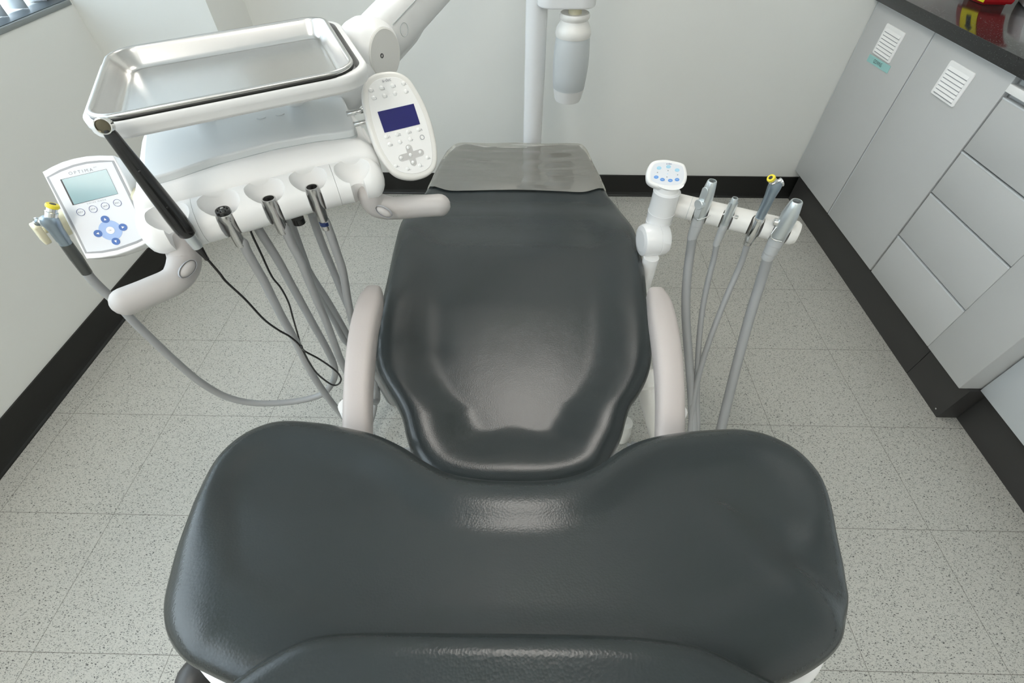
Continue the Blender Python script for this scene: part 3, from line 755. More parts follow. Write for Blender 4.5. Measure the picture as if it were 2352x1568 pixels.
# instrument holders
SU = [-.146, -.066, .010, .087, .167]
def holder(u0, u1, slots, rl, rr_):
    rs = []; N_ = max(10, int((u1 - u0) / .005))
    ul = [u0 + (u1 - u0) * k / N_ for k in range(N_ + 1)]
    if rl: ul = [u0 + rl * (1 - math.cos(math.pi / 2 * k / 6)) for k in range(6)] + [u for u in ul if u > u0 + rl]
    if rr_: ul = [u for u in ul if u < u1 - rr_] + [u1 - rr_ * (1 - math.sin(math.pi / 2 * k / 6)) for k in range(7)]
    for u in ul:
        k = 1
        if rl and u < u0 + rl: k = math.sqrt(max(0.0, 1 - ((u0 + rl - u) / rl) ** 2))
        if rr_ and u > u1 - rr_: k = math.sqrt(max(0.0, 1 - ((u - u1 + rr_) / rr_) ** 2))
        v2 = interp(s2u, s2v, max(-.19, min(.2, u)))
        prof = [(v2, .0462), (v2 - .012, .0450), (v2 - .030, .0365), (v2 - .045, .020), (v2 - .049, .002), (v2 - .043, -.015), (v2 - .028, -.027), (v2 - .012, -.032), (.065, -.033), (.075, -.02), (.075, .03), (.06, .043)]
        cv, cw = .035, .004
        rs.append([H(u, cv + (a - cv) * (.02 + .98 * k), cw + (b - cw) * (.02 + .98 * k)) for a, b in prof])
    o = rings('instrument_holder', rs, 'white', du)
    cut = []
    for su in slots:
        v2 = interp(s2u, s2v, su); sv = v2 - .028
        f = H
        rs = []
        for k in range(13):
            a = -math.pi / 2 + math.pi * k / 12; rr2 = max(.0003, math.cos(a))
            rs.append([H(su + .034 * rr2 * math.cos(2 * math.pi * i / 28), sv + .006 + .026 * rr2 * math.sin(2 * math.pi * i / 28), .048 + .044 * math.sin(a)) for i in range(28)])
        cut.append(rings('cut', rs, 'white'))
        pts = [(su + .0118 * math.cos(a), sv + .0118 * math.sin(a)) for a in [math.pi * k / 10 for k in range(11)]]
        pts += [(su - .016, sv - .05), (su + .016, sv - .05)]
        cut.append(rings('cut', [[H(x, y, z) for x, y in pts] for z in (-.06, .03)], 'white'))
    return boolean(o, cut)
holder(-.207, -.1085, SU[:1], .030, 0)
holder(-.1080, .1295, SU[1:4], 0, 0)
holder(.1300, .224, SU[4:], 0, .032)
# handles
def handle(pts, r, bpos, bn, q0, q1):
    c = catmull(pts, 8)
    o = tube('grip_handle', c, lambda t: r * (1.0 + .12 * math.sin(math.pi * min(1, t * 2))), 'grip', du, seg=22, round_end=True)
    # oval button set into the elbow
    bn = V3(bn).normalized(); e0, e1 = PLN(*q0, bpos, bn), PLN(*q1, bpos, bn); bl_h = (e1 - e0).length / 2
    f2 = FR((e0 + e1) / 2, e1 - e0, bn.cross((e1 - e0).normalized()), bn)
    disc('release_button', f2, 0, 0, bl_h, -.006, .004, 'grip', o, dome=True, ry=bl_h * .52)
    rs = [[f2(a * math.cos(2 * math.pi * i / 28), b * math.sin(2 * math.pi * i / 28), z) for i in range(28)] for a, b, z in ((bl_h + .0003, bl_h * .52 + .0003, -.008), (bl_h + .0003, bl_h * .52 + .0003, .0008), (bl_h - .0002, bl_h * .52 - .0002, .0008), (bl_h - .0002, bl_h * .52 - .0002, -.008))]
    rings('button_seam', rs, 'border', o, (False, False))
    return o
hz_ = -.045
def HP(px, py, wz): p = Z(px, py, .85 + wz); return p
view = lambda p: (CAM - V3(p)).normalized()
hl = [HP(410, 560, -.020), HP(424, 598, -.045), HP(405, 640, -.055), HP(350, 668, -.056), HP(290, 692, -.056)]
bp_ = HP(432, 617, -.036)
handle(hl, .0235, bp_ + view(bp_) * .004, view(bp_) + V3((.35, .05, 0)), (448, 598), (416, 637))
hr = [HP(848, 448, -.020), HP(866, 470, -.045), HP(905, 478, -.055), HP(960, 474, -.056), HP(1010, 471, -.056)]
bp_ = HP(882, 488, -.040)
handle(hr, .0225, bp_ + view(bp_) * .003, view(bp_) + V3((-.2, -.45, -.1)), (863, 476), (899, 497.5))
lathe('under_knob', frame_axis(Z(683, 500, .80), (0, 0, -1)), [(.012, 0), (.012, .012), (.006, .016)], 'black', du)
# tray holder and tray
TX = V3((3.735, 1.778, .163)).normalized(); TN = (V3((0, 0, 1)) - TX * TX.z).normalized(); TY = TN.cross(TX)
T = FR(Z(500, 160, 1.05), TX, TY, TN)
th_poly = rrect(.428, .330, .056, 8, .0185, .0455)
hr_ = []
for g_, z_ in ((.003, -.0062), (.0006, -.0075), (-.0004, -.0105), (-.0004, -.0190), (.0008, -.0205), (.0010, -.0275), (.003, -.0310), (.008, -.0325), (.0125, -.0320), (.0105, -.0062), (.003, -.0062)):
    hr_.append([T(x, y, z_) for x, y in inset(th_poly, g_)])
th = weighted(rings('tray_holder', hr_, 'white', du, (False, False)), 50)
slab('holder_plate', T, inset(th_poly, .0120), -.036, -.0305, 'white', th, r=0)
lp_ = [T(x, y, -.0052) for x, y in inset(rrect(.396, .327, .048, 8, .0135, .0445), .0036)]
tube('rim_gap_ring', lp_ + [lp_[0], lp_[1]], .0034, 'black_rubber', th, seg=10)  # black ring that darkens the gap under the tray rim
for (a, b) in ((-.08, .14), (.10, .14)):
    lathe('holder_stem', FR(T(a, b, -.036), (1, 0, 0), (0, 1, 0), (0, 0, -1)), [(.022, 0), (.020, .02), (.020, .088)], 'white', du)
tray = thing('instrument_tray', 'empty stainless steel instrument tray on the delivery head', 'tray')
def trayring(g, z): return [T(x, y, z) for x, y in inset(rrect(.396, .327, .048, 10, .0135, .0445), g)]
trs = [trayring(g_, z_) for g_, z_ in ((.0022, -.0040), (.0004, -.0022), (0, 0), (.0010, .0022), (.0030, .0034), (.0052, .0032), (.0070, .0018), (.0080, -.0010), (.0098, -.0050), (.0190, -.0210), (.0215, -.0250), (.0245, -.0275), (.0280, -.0285), (.0300, -.0280), (.0330, -.0278),
       (.0330, -.0286), (.0275, -.0295), (.0235, -.0285), (.0203, -.0255), (.0178, -.0212), (.0086, -.0052), (.0066, -.0020), (.0022, -.0040))]
rings('rim_wall', trs, 'steel', tray, (False, False))
rings('tray_floor', [trayring(.0325, -.0287), trayring(.0325, -.0279)], 'steel', tray)
for o_ in tray.children: weighted(o_, 60)
# knuckle, neck, arm
J = Z(846, 116, .99)
Eend = V3((1.206, 1.70, 1.235)); ad = (Eend - J).normalized()
side_ = V3((ad.y, -ad.x, 0)).normalized()
upv = side_.cross(ad); upv = upv if upv.z > 0 else -upv
kf = FR(J, ad, V3((0, 0, 1)), side_); kf = frame_axis(J, side_)
lathe('knuckle', kf, [(.018, -.055), (.036, -.050), (.052, -.038), (.061, -.018), (.064, .004), (.0625, .026), (.058, .038), (.050, .0445), (.0495, .0455)], 'white', du, seg=40, ang=60)
lathe('knuckle_cap', kf, [(.0485, .044), (.0485, .0475), (.046, .049)], 'warm_white', du, seg=40)
scp = kf(0, 0, .049); sq = PLN(877, 128, scp, side_)
lathe('screw_recess', frame_axis(sq, side_), [(.0045, -.002), (.0045, .0010), (.003, .0012), (.003, -.001)], 'dark', du, seg=16)
nk = Z(806, 225, .93)
tube('neck', catmull([J + V3((-.012, -.015, 0)), J + V3((-.02, -.05, -.035)), H(.165, .30, .02), H(.160, .29, -.01)], 8), lambda t: .040 - .004 * t, 'white', du, seg=24)
# arm: stadium section
def armsec(p, hw, hh):
    r = []
    for k in range(32):
        an = 2 * math.pi * k / 32; ca, sa = math.cos(an), math.sin(an)
        r.append(p + side_ * (hw * math.copysign(abs(ca) ** .6, ca)) + upv * (hh * math.copysign(abs(sa) ** .75, sa)))
    return r
Ls = (Eend - J).length
rings('arm', [armsec(J + ad * t, .038, .052) for t in (.03, .12, .3, .5, Ls - .02)], 'white', du)
# arm seam and cover details
sl = [J + ad * t + side_ * .0325 + upv * .022 for t in (.060, .2, .4, Ls - .03)]
tube('arm_seam', [p + side_ * .0045 + upv * .003 for p in sl], .0011, 'strip', du, seg=6)
cp = PLN(928, 68, J + side_ * .038, side_)
f3 = FR(cp, ad, upv, side_)
rs = [[f3(a * math.cos(2 * math.pi * i / 28), a * math.sin(2 * math.pi * i / 28), z) for i in range(28)] for a, z in ((.0135, -.003), (.0135, .0009), (.0128, .0009), (.0128, -.003))]
rings('arm_plug', rs, 'strip', du, (False, False))
ub = [J + ad * t - upv * .040 for t in (.02, .08, .17, .235)]
tube('arm_under_cover', catmull(ub, 5), lambda t: .026 * (1 - .75 * max(0, t - .55) / .45), 'white', du, seg=18, round_end=True)
lathe('arm_hub', FR((PX_, PY_, 1.14), (1, 0, 0), (0, 1, 0), (0, 0, 1)), [(.04, 0), (.065, .01), (.068, .04), (.068, .15), (.055, .18)], 'white', du, seg=36)

# oval touchpad on the right of the head
ox = V3((.865, .50, .005)).normalized(); oy = V3((-.289, .5, .816)); oy = (oy - ox * oy.dot(ox)).normalized(); on = ox.cross(oy)
OVc = Z(917, 288, .935)
OV = FR(OVc, ox, oy, on)
oval_px = [(884, 164), (905, 163.5), (925, 170), (943, 184), (960, 210), (975, 238), (988, 270), (999, 310), (1005, 350), (1003, 380), (990, 399), (970, 409), (945, 413), (918, 408), (898, 395), (880, 372), (864, 345), (850, 308), (839, 268), (832, 228), (833, 200), (843, 181), (862, 168.5)]
ovp = [OV.px(x, y) for x, y in oval_px]; ovp = [(p.x, p.y) for p in catmull(ovp, 4, True)]
tpd = slab('touchpad', OV, ovp, -.022, .002, 'warm_white', du, r=.006, rb=.010)
slab('keypad_membrane', OV, inset(ovp, .011), .0015, .0028, 'white', tpd, r=.0008, rb=0)
def quadpoly(f, pts, z0, z1, name, m, p, off=0):
    q = [f.px(x, y, off) for x, y in pts]; return slab(name, f, q, z0, z1, m, p, r=0)
quadpoly(OV, [(867, 257), (950, 238), (965, 285), (883.4, 305)], .0026, .0034, 'display', 'lcd_blue', tpd, .003)
def at_crop(x, y): return (830 + x / 5.6, 150 + y / 5.6)
for (x, y, s) in ((118, 320, 'a1'), (258, 292, 'a2'), (400, 262, 'a3'), (540, 232, 'X'), (157, 420, 'O'), (295, 393, 'U'), (433, 362, '.'), (572, 335, '*'), (322, 918, 'm1'), (460, 888, 'm2'), (598, 857, 'm3'), (735, 825, 'm4'), (365, 1018, 'o'), (497, 985, '-'), (628, 952, '+')):
    a = OV.px(*at_crop(x, y), .003); disc('button', OV, a[0], a[1], .0042, .0024, .0045, 'blister', tpd, dome=True, seg=16)
    b_ = OV.px(*at_crop(x + 25, y + 6), .003)
    text('symbol', s, OV, b_[0], b_[1], .0042 if s not in '-.' else .0008, 'grey_ink', tpd, off=.0034)
for (x, y) in ((455, 1290), (605, 1330), (765, 1285), (862, 1185)):
    a = OV.px(*at_crop(x - 10, y), .003); disc('button', OV, a[0], a[1], .0038, .0024, .0042, 'blister', tpd, dome=True, seg=16)
    b_ = OV.px(*at_crop(x + 20, y + 10), .003); text('symbol', 'ʌ-', OV, b_[0], b_[1], .003, 'grey_ink', tpd, off=.0034)
a = OV.px(*at_crop(782, 925), .003); ringflat('symbol', OV, a[0], a[1], .0036, .0046, .003, .0034, 'grey_ink', tpd)
a = OV.px(*at_crop(322, 190), .003); text('lettering', 'a-dec', OV, a[0], a[1], .0055, 'grey_ink', tpd, off=.0034)
# cross pad
def capsule(f, p, q, r, z0, z1, name, m, parent):
    px_, py_ = p; qx, qy = q; an = math.atan2(qy - py_, qx - px_); pts = []
    for k in range(9): t = an - math.pi / 2 + math.pi * k / 8; pts.append((qx + r * math.cos(t), qy + r * math.sin(t)))
    for k in range(9): t = an + math.pi / 2 + math.pi * k / 8; pts.append((px_ + r * math.cos(t), py_ + r * math.sin(t)))
    return slab(name, f, pts, z0, z1, m, parent, r=0)
P1, P2, P3, P4, PC = [OV.px(*at_crop(*q), .003) for q in ((612, 1062), (520, 1192), (672, 1252), (765, 1120), (640, 1155))]
cpd = capsule(OV, P1, P3, .0062, .0026, .0034, 'direction_pad', 'pad_cross', tpd)
capsule(OV, P2, P4, .0062, .0026, .0035, 'direction_pad', 'pad_cross', tpd)
for q in (P1, P2, P3, P4, PC): disc('button', OV, q[0] - .001, q[1] + .001, .0035, .003, .0052, 'blister', tpd, dome=True, seg=16)
for (x, y) in ((822, 256), (838, 280)):
    p = PLN(x, y, OV(0, 0, -.03), on); tube('touchpad_rod', [p - ox * .022, p + ox * .035], .0045, 'chrome', du, seg=14)
box('touchpad_bracket', (.207, .09, .005), (.226, .17, .045), 'white', du, f=H, bev=.004)

# ------------------------------------------------------------------ motor control console (left)
xx_ = V3((.90, .43, .03)).normalized(); yy_ = V3((-.30, .53, .80)); yy_ = (yy_ - xx_ * yy_.dot(xx_)).normalized(); nn_ = xx_.cross(yy_)
OP = FR(Z(232, 475, .865), xx_, yy_, nn_)
con = thing('motor_console', 'white OPTIMA endodontic motor console with grey-green display', 'console')
def cp2(x, y): return (40 + x / 3.92, 340 + y / 3.92)
body = [(222, 215), (300, 170), (400, 125), (500, 95), (620, 72), (740, 64), (865, 66), (950, 220), (1040, 420), (1130, 610), (1225, 815), (1130, 875), (1000, 930), (880, 968), (760, 988), (620, 997), (520, 815), (420, 610), (320, 410)]
bpoly = [OP.px(*cp2(*q)) for q in body]
cb = slab('housing', OP, bpoly, -.046, 0, 'white_gloss', con, r=.002, rb=.006)
fp_ = [(262, 262), (380, 195), (500, 150), (620, 122), (740, 110), (868, 112), (980, 340), (1090, 570), (1188, 795), (1080, 855), (900, 918), (760, 945), (612, 948), (500, 720), (380, 490)]
fpp = [OP.px(*cp2(*q), .0005) for q in fp_]
slab('border', OP, fpp, -.001, .0008, 'border', con, r=0)
fce = slab('faceplate', OP, inset(fpp, .0038), .0005, .0012, 'face', con, r=0)
quadpoly(OP, [cp2(384, 284), cp2(800, 188), cp2(906, 412), cp2(498, 515)], .0008, .0016, 'display_bezel', 'dark', con, .0015)
quadpoly(OP, [cp2(400, 284), cp2(801, 191), cp2(905, 411), cp2(512, 508)], .0012, .0020, 'display', 'lcd', con, .0015)
a = OP.px(*cp2(570, 210), .0015); text('lettering', 'OPTIMA', OP, a[0], a[1], .0050, 'grey_ink', con, width=.0365, off=.0014, cal=1.5, ang=math.radians(-2))
a = OP.px(*cp2(698, 172), .0015); text('lettering', 'INT', OP, a[0], a[1], .0018, 'grey_ink', con, width=.005, off=.0014)
a = OP.px(*cp2(712, 482), .0015); text('lettering', 'SWISS MADE', OP, a[0], a[1], .0022, 'grey_ink', con, width=.030, off=.0014, cal=1.4)
for (x, y, s) in ((571, 577, 'REV'), (682, 549, 'SETUP'), (791, 521, 'SAVE'), (900, 493, 'ESC')):
    a = OP.px(*cp2(x, y), .0015)
    bt = disc('key', OP, a[0], a[1], .0060, .001, .0016, 'face', con)
    ringflat('key_ring', OP, a[0], a[1], .0056, .0062, .0015, .0019, 'navy_ink', bt)
    text('lettering', s, OP, a[0], a[1], .0026, 'grey_ink', bt, width=.0075, off=.0019)
a = OP.px(*cp2(838, 740), .0015); ctr = a
disc('dial_pad', OP, a[0], a[1], .0178, .001, .0016, 'pale_blue', con)
ok = disc('key', OP, a[0], a[1], .0064, .0014, .0022, 'white', con)
text('lettering', 'OK', OP, a[0], a[1], .0024, 'grey_ink', ok, off=.0025)
for (x, y, an) in ((790, 641, 90), (951, 712, 0), (887, 839, 270), (726, 769, 180)):
    a = OP.px(*cp2(x, y), .0015); bt = disc('arrow_key', OP, a[0], a[1], .0064, .0014, .0021, 'blue_btn', con)
    r_ = .0026; pts = [(a[0] + r_ * math.cos(math.radians(an + t)), a[1] + r_ * math.sin(math.radians(an + t))) for t in (0, 130, 230)]
    slab('arrow', OP, pts, .0020, .0024, 'white', bt, r=0)
# cream mounting bracket behind the console
mb = [OP(-.052, .005, -.05), OP(-.02, .012, -.05), OP(.03, .03, -.055), H(-.20, .10, .02)]
tube('mounting_arm', catmull(mb, 6), .011, 'cream', con, seg=16)
box('mounting_block', (-.04, -.02, -.062), (.02, .03, -.0345), 'cream', con, f=OP, bev=.004)

# ------------------------------------------------------------------ instruments on the head
def slotpt(i, w_): v2 = interp(s2u, s2v, SU[i]); return H(SU[i], v2 - .028, w_)
def vpl(pxs, p0, p1=None, nrm=None):
    """lay a px polyline in the vertical plane through p0 with given normal"""
    if nrm is None:
        d = V3(p1) - V3(p0); nrm = V3((d.y, -d.x, 0)).normalized()
    return [PLN(x, y, p0, nrm) for x, y in pxs]
HR = .0088
# rotary couplers with hoses
def coupler_thing(i, lab, frontpx, rearpx, kind):
    t = thing('handpiece_hose', lab, 'dental instrument', 'instrument hoses on the delivery head')
    p = slotpt(i, 0)
    p = p - W_ * .003; top, bot_ = p + V3((0, 0, .024)), p + V3((0, 0, -.048))
    f = frame_axis(bot_, top - bot_, (1, 0, 0))
    if kind == 'pins':
        lathe('coupler', f, [(.0085, 0), (.0095, .003), (.0095, .050), (.0125, .056), (.0135, .060), (.0135, .0685), (.0128, .070)], 'steel', t, ang=30)
        lathe('pin_insert', f, [(.0125, .066), (.0125, .0755), (.0115, .077)], 'black', t)
        for k in range(6):
            a = 2 * math.pi * k / 6; lathe('pin', FR(f(.0075 * math.cos(a), .0075 * math.sin(a), .0765), f.x, f.y, f.n), [(.0012, 0), (.0012, .002)], 'dark', t, seg=8)
        lathe('pin', FR(f(0, 0, .0765), f.x, f.y, f.n), [(.0028, 0), (.0028, .003), (.001, .0035)], 'chrome', t, seg=12)
    else:
        lathe('coupler', f, [(.0085, 0), (.0095, .003), (.0100, .020), (.0105, .050), (.0120, .054), (.0122, .072), (.0118, .074), (.0098, .074), (.0096, .060)], 'steel', t, caps=(True, False), ang=30)
        lathe('bore', f, [(.0080, .061), (.0030, .0605), (.0028, .068)], 'dark', t)
        if kind == 'ring':
            lathe('colour_ring', f, [(.0092, -.008), (.0100, -.0078), (.0100, -.0005), (.0092, 0)], 'blue_ring', t)
            lathe('ferrule', f, [(.0092, -.018), (.0095, -.0175), (.0095, -.008), (.0092, -.008)], 'steel', t)
    pts = [bot_ + V3((0, 0, .004))] + vpl(frontpx, bot_, nrm=W_)
    # loop at the bottom and back up to under the head
    rear = vpl(rearpx, H(0, .12, 0), nrm=W_)
    low = (pts[-1] + rear[0]) / 2
    path = catmull(pts, 6)[:-1] + catmull([pts[-1], pts[-1] + V3((.01, 0, -.05)), low + V3((.015, .01, -.11)), rear[0] + V3((.01, .01, -.04)), rear[0]], 6)[:-1] + catmull(rear, 6)
    tube('hose', path, HR, 'hose', t, seg=12)
    return t
coupler_thing(1, 'grey hose with black pinned steel coupler beside the black handpiece',
              [(558, 556), (567, 577), (590, 617), (606, 645), (625, 683), (645, 723), (664, 757), (683, 792), (713, 852), (746, 903), (781, 948), (815, 985)],
              [(840, 810), (796, 786), (770, 739), (725, 660), (690, 600), (660, 540), (641, 505)], 'pins')
coupler_thing(2, 'grey hose with open steel coupler in the middle holder',
              [(654, 525), (671, 562), (690, 597), (705, 634), (719, 668), (734, 703), (749, 738), (767, 786), (784, 830), (812, 884)],
              [(850, 880), (820, 815), (796, 766), (756, 697), (712, 628), (700, 599), (672, 522), (667, 500)], 'open')
coupler_thing(3, 'grey hose with dark blue ring on its steel coupler nearest the touchpad',
              [(748, 510), (762, 546), (774, 582), (785, 614), (792, 648), (800, 695), (812, 750), (830, 810)],
              [(893, 919), (870, 875), (846, 815), (815, 740), (789, 680), (768, 628), (745, 573), (728, 528), (716, 492)], 'ring')
# black camera handpiece
bh = thing('camera_handpiece', 'long black intraoral camera handpiece leaning across the tray corner', 'dental instrument')
pb = Z(431, 537, .868); pt = Z(240, 289, 1.045)
ax_ = (pt - pb).normalized(); Lh = (pt - pb).length
fb = frame_axis(pb, ax_)
lathe('handpiece_body', fb, [(.0090, -.004), (.0132, .0), (.0146, .010), (.0148, .03), (.0136, Lh * .38), (.0116, Lh * .62), (.0096, Lh * .82), (.0088, Lh - .012), (.0070, Lh - .004)], 'black', bh, seg=28, ang=50)
tipn = (CAM - pt).normalized() * .8 + V3((-.2, -.2, 0)); tf = frame_axis(pt + ax_ * .0, tipn)
lathe('lens_ring', tf, [(.0108, -.006), (.0112, .004), (.0106, .0065), (.0092, .0068), (.0090, .005)], 'chrome', bh, caps=(True, False))
lathe('lens', tf, [(.0092, .005), (.0055, .0056), (.001, .0054)], 'lens_glass', bh)
for tt in (.055, .115): 
    q = fb(0, 0, tt); vd = (CAM - q); vd = (vd - ax_ * vd.dot(ax_)).normalized(); disc('button', frame_axis(q + vd * .0134, vd), 0, 0, .002, -.0005, .0010, 'black', bh, dome=True, seg=12)
lathe('connector', FR(fb(0, 0, 0), fb.x, fb.y, -fb.n), [(.0092, 0), (.0092, .014), (.0086, .015), (.0086, .025), (.0078, .028)], 'satin', bh)
lathe('cable_boot', FR(fb(0, 0, -.027), fb.x, fb.y, -fb.n), [(.0070, 0), (.0068, .004), (.0038, .022), (.0038, .026), (.0026, .028)], 'black', bh)
cs = fb(0, 0, -.054)
c1_ = vpl([(505, 628), (520, 647), (564, 688), (606, 733), (640, 758), (666, 773), (690, 795), (708, 828), (726, 855), (745, 872), (762, 883), (773, 884), (781, 878), (783, 868), (775, 855), (758, 841), (731, 823), (700, 806), (692, 793)], cs, nrm=W_)
c2_ = vpl([(688, 782), (673, 730), (663, 695), (645, 661), (624, 634), (600, 583), (577, 534), (570, 505)], H(-.02, .08, 0), nrm=W_)
tube('cable', catmull([cs + fb.n * .008] + c1_ + c2_, 6), .0022, 'black', bh, seg=8)

# syringe in the cream clip beside the console
def syringe(top, bot_, tipdir, lab, grp, q=1.0, sm='strip_dark', sl=.066):
    t = thing('air_water_syringe', lab, 'dental instrument', grp)
    ax = (top - bot_).normalized(); L_ = (top - bot_).length; f = frame_axis(bot_, ax)
    lathe('handle_sleeve', f, [(.0082 * q, 0), (.0088 * q, .001), (.0098 * q, sl * .5), (.0100 * q, sl * .52), (.0096 * q, sl)], sm, t, ang=30)
    lathe('handle', f, [(.0092 * q, sl - .005), (.0095 * q, .08), (.0102 * q, L_ * .62), (.0108 * q, L_ * .78), (.0128 * q, L_ * .9), (.0132 * q, L_ - .008), (.0110 * q, L_ - .001), (.006 * q, L_ + .001)], 'satin_blue', t, ang=50)
    hp_ = f(0, 0, L_ - .010); td = V3(tipdir).normalized()
    tf_ = frame_axis(hp_, td)
    lathe('tip_nut', tf_, [(.0085, .006), (.0088, .018), (.0075, .019), (.0075, .026)], 'chrome', t)
    lathe('tip_ring', tf_, [(.0060, .0255), (.0090, .026), (.0095, .029), (.0085, .032), (.0045, .0325), (.0040, .028)], 'yellow', t, caps=(True, True))
    lathe('tip_bore', tf_, [(.0042, .0320), (.0040, .0330)], 'dark', t)
    return t, f, L_, hp_
stp, sbt = Z(107, 497, .88), Z(200, 627, .76)
ls, f_, L_, hpz = syringe(stp, sbt, CU * .82 + CR * .42 - CF * .30, 'blue-grey air-water syringe clipped left of the motor console', 'air water syringes', 1.0)
bd = (Z(60, 488, .88) - Z(82, 488, .88)); bdf = frame_axis(hpz, bd)
lathe('push_button', bdf, [(.004, .010), (.004, .019), (.0072, .020), (.0076, .0225), (.006, .024)], 'chrome', ls)
lathe('button_stem', bdf, [(.0085, 0), (.0080, .012)], 'satin', ls)
Cpx = [(210, 640), (238, 668), (267, 694), (308, 739), (353, 783), (398, 825), (457, 875), (517, 910), (576, 924.6), (636, 925.5), (695, 918.6), (740, 905), (760, 884), (769.6, 861), (766.7, 837), (749, 798), (713, 733), (665, 646), (640, 600), (615, 560), (595, 528), (585, 505)]
endC = Z(595, 528, .80)
cpts = vpl(Cpx, sbt, p1=endC)
tube('hose', catmull([sbt + f_.n * .01] + cpts, 5), .0085, 'hose', ls, seg=12)
# cream clip
cl = thing('instrument_clip', 'cream plastic clip holding the syringe beside the motor console', 'clip')
q0 = Z(128, 535, .835)
cfm = FR(q0, U, f_.n.cross(U), f_.n)
for sgn, (px_, py_) in ((1, (92, 530)), (-1, (140, 515))):
    c_ = Z(px_, py_, .845 if sgn == 1 else .838)
    ff = frame_axis(c_, f_.n, (0, 0, 1))
    xd = (Z(160, 500, .84) - Z(90, 530, .84)).normalized()
    fx = FR(c_, xd, f_.n.cross(xd), f_.n)
    if sgn == 1: box('jaw', (-.007, -.012, -.022), (.004, .012, .014), 'cream', cl, f=fx, bev=.003)
    else: box('jaw', (-.010, -.012, -.020), (.018, .016, .020), 'cream', cl, f=fx, bev=.005)
tube('clip_arm', [Z(140, 515, .83), OP(-.045, -.012, -.05)], .010, 'cream', cl, seg=14)
tube('clip_bridge', [Z(94, 530, .828), Z(118, 524, .815), Z(142, 515, .828)], .006, 'cream', cl, seg=12)

# ------------------------------------------------------------------ assistant's arm (right)
aa = thing('assistant_arm', 'white assistant instrument arm with small keypad right of the chair', 'dental unit')
pc = Z(1521, 478, .65); PVt = FR((pc.x, pc.y, 0), (1, 0, 0), (0, 1, 0), (0, 0, 1))
lathe('upright', PVt, [(.020, .535), (.028, .545), (.0325, .575), (.0335, .61), (.0338, .6115), (.0330, .612), (.0345, .64), (.0350, .6415), (.0342, .642), (.0335, .69), (.0345, .700), (.030, .703)], 'white_gloss', aa, seg=32, ang=25)
lathe('keypad_neck', PVt, [(.033, .700), (.028, .705), (.027, .716), (.036, .724)], 'white', aa, seg=32, ang=25)
kn = Z(1500, 550, .575); kx = V3((.985, .17, 0))
kfr = frame_axis(kn, kx)
lathe('knuckle', kfr, [(.028, -.036), (.040, -.033), (.044, -.026), (.044, .008), (.0433, .009), (.0433, .0095), (.044, .0105), (.044, .026), (.040, .034), (.028, .036)], 'white_gloss', aa, seg=36, ang=30)
lp = Z(1493, 600, .53)
lathe('lower_post', FR((lp.x, lp.y, 0), (1, 0, 0), (0, 1, 0), (0, 0, 1)), [(.021, .30), (.021, .545)], 'white', aa, seg=24)
tube('lower_arm', catmull([(lp.x, lp.y, .31), (lp.x, lp.y, .27), (lp.x - .03, lp.y - .05, .25), (1.33, .55, .25), (1.25, .6, .25)], 6), .020, 'white', aa, seg=18, round_end=True)
# bar with notches
B0, B1 = Z(1535, 466, .65), Z(1832, 537, .65)
bdir = (B1 - B0).normalized(); BF = frame_axis(B0, bdir); bl_ = (B1 - B0).length
front_ = V3((bdir.y, -bdir.x, 0)).normalized(); front_ = front_ if front_.y < 0 else -front_
bar = lathe('instrument_bar', BF, [(.027, 0), (.0295, .02), (.0295, bl_ - .014), (.0290, bl_ - .008), (.024, bl_)], 'warm_white', aa, seg=40)
inst_px = [(1608, 491), (1669, 505), (1733, 522), (1800, 530)]
ipos = []
for (x, y) in ((1606, 500), (1668, 505), (1735, 520), (1793, 533)):
    q = PLN(x, y, B0 + front_ * .018, front_); s_ = (q - B0).dot(bdir); ipos.append((B0 + bdir * s_ + front_ * .020, s_))
cuts = []
for (q, s_), r_ in zip(ipos, (.0168, .0130, .0152, .0192)):
    cf_ = FR((q.x, q.y, 0), bdir, front_, (0, 0, 1)); pts = [(r_ * math.cos(math.pi + math.pi * k / 10), r_ * math.sin(math.pi + math.pi * k / 10)) for k in range(11)] + [(r_ * 1.25, .05), (-r_ * 1.25, .05)]
    cuts.append(rings('cut', [[cf_(a, b, z) for a, b in pts] for z in (.55, .75)], 'white'))
boolean(bar, cuts)
lathe('bar_seam', BF, [(.0296, .055), (.0298, .0555), (.0296, .056)], 'strip', aa, seg=40, caps=(False, False))
# keypad head
ky = V3((-.01, .80, .60)).normalized(); kxx = V3((.998, .02, 0)); kxx = (kxx - ky * kxx.dot(ky)).normalized(); knn = kxx.cross(ky)
KP = FR(Z(1533, 398, .742), kxx, ky, knn)
def kc(x, y): return (1470 + x / 12.06, 350 + y / 12.06)
kp_px = [(640, 185), (760, 190), (900, 215), (1080, 255), (1220, 310), (1275, 390), (1310, 520), (1318, 650), (1290, 800), (1200, 930), (1080, 985), (900, 1010), (740, 1005), (560, 985), (400, 935), (280, 870), (205, 780), (185, 620), (205, 490), (265, 340), (350, 245), (480, 200)]
kpp = [KP.px(*kc(x, y)) for x, y in kp_px]; kpp = [(p.x, p.y) for p in catmull(kpp, 3, True)]
kh = slab('keypad', KP, kpp, -.020, .001, 'white', aa, r=.006, rb=.010)
slab('keypad_membrane', KP, inset(kpp, .009), .0005, .0016, 'face', kh, r=0)
for (x, y, m_) in ((530, 430, 'sky_btn'), (790, 395, 'sky_btn'), (1030, 487, 'sky_btn'), (450, 682, 'mid_btn'), (620, 750, 'mid_btn'), (840, 775, 'mid_btn'), (1028, 752, 'mid_btn')):
    a = KP.px(*kc(x, y), .002); bt = disc('button', KP, a[0], a[1], .0058, .0012, .0022, m_, kh, ry=.0040)
    text('symbol', '~', KP, a[0], a[1], .0013, 'face', bt, width=.006, off=.0024)
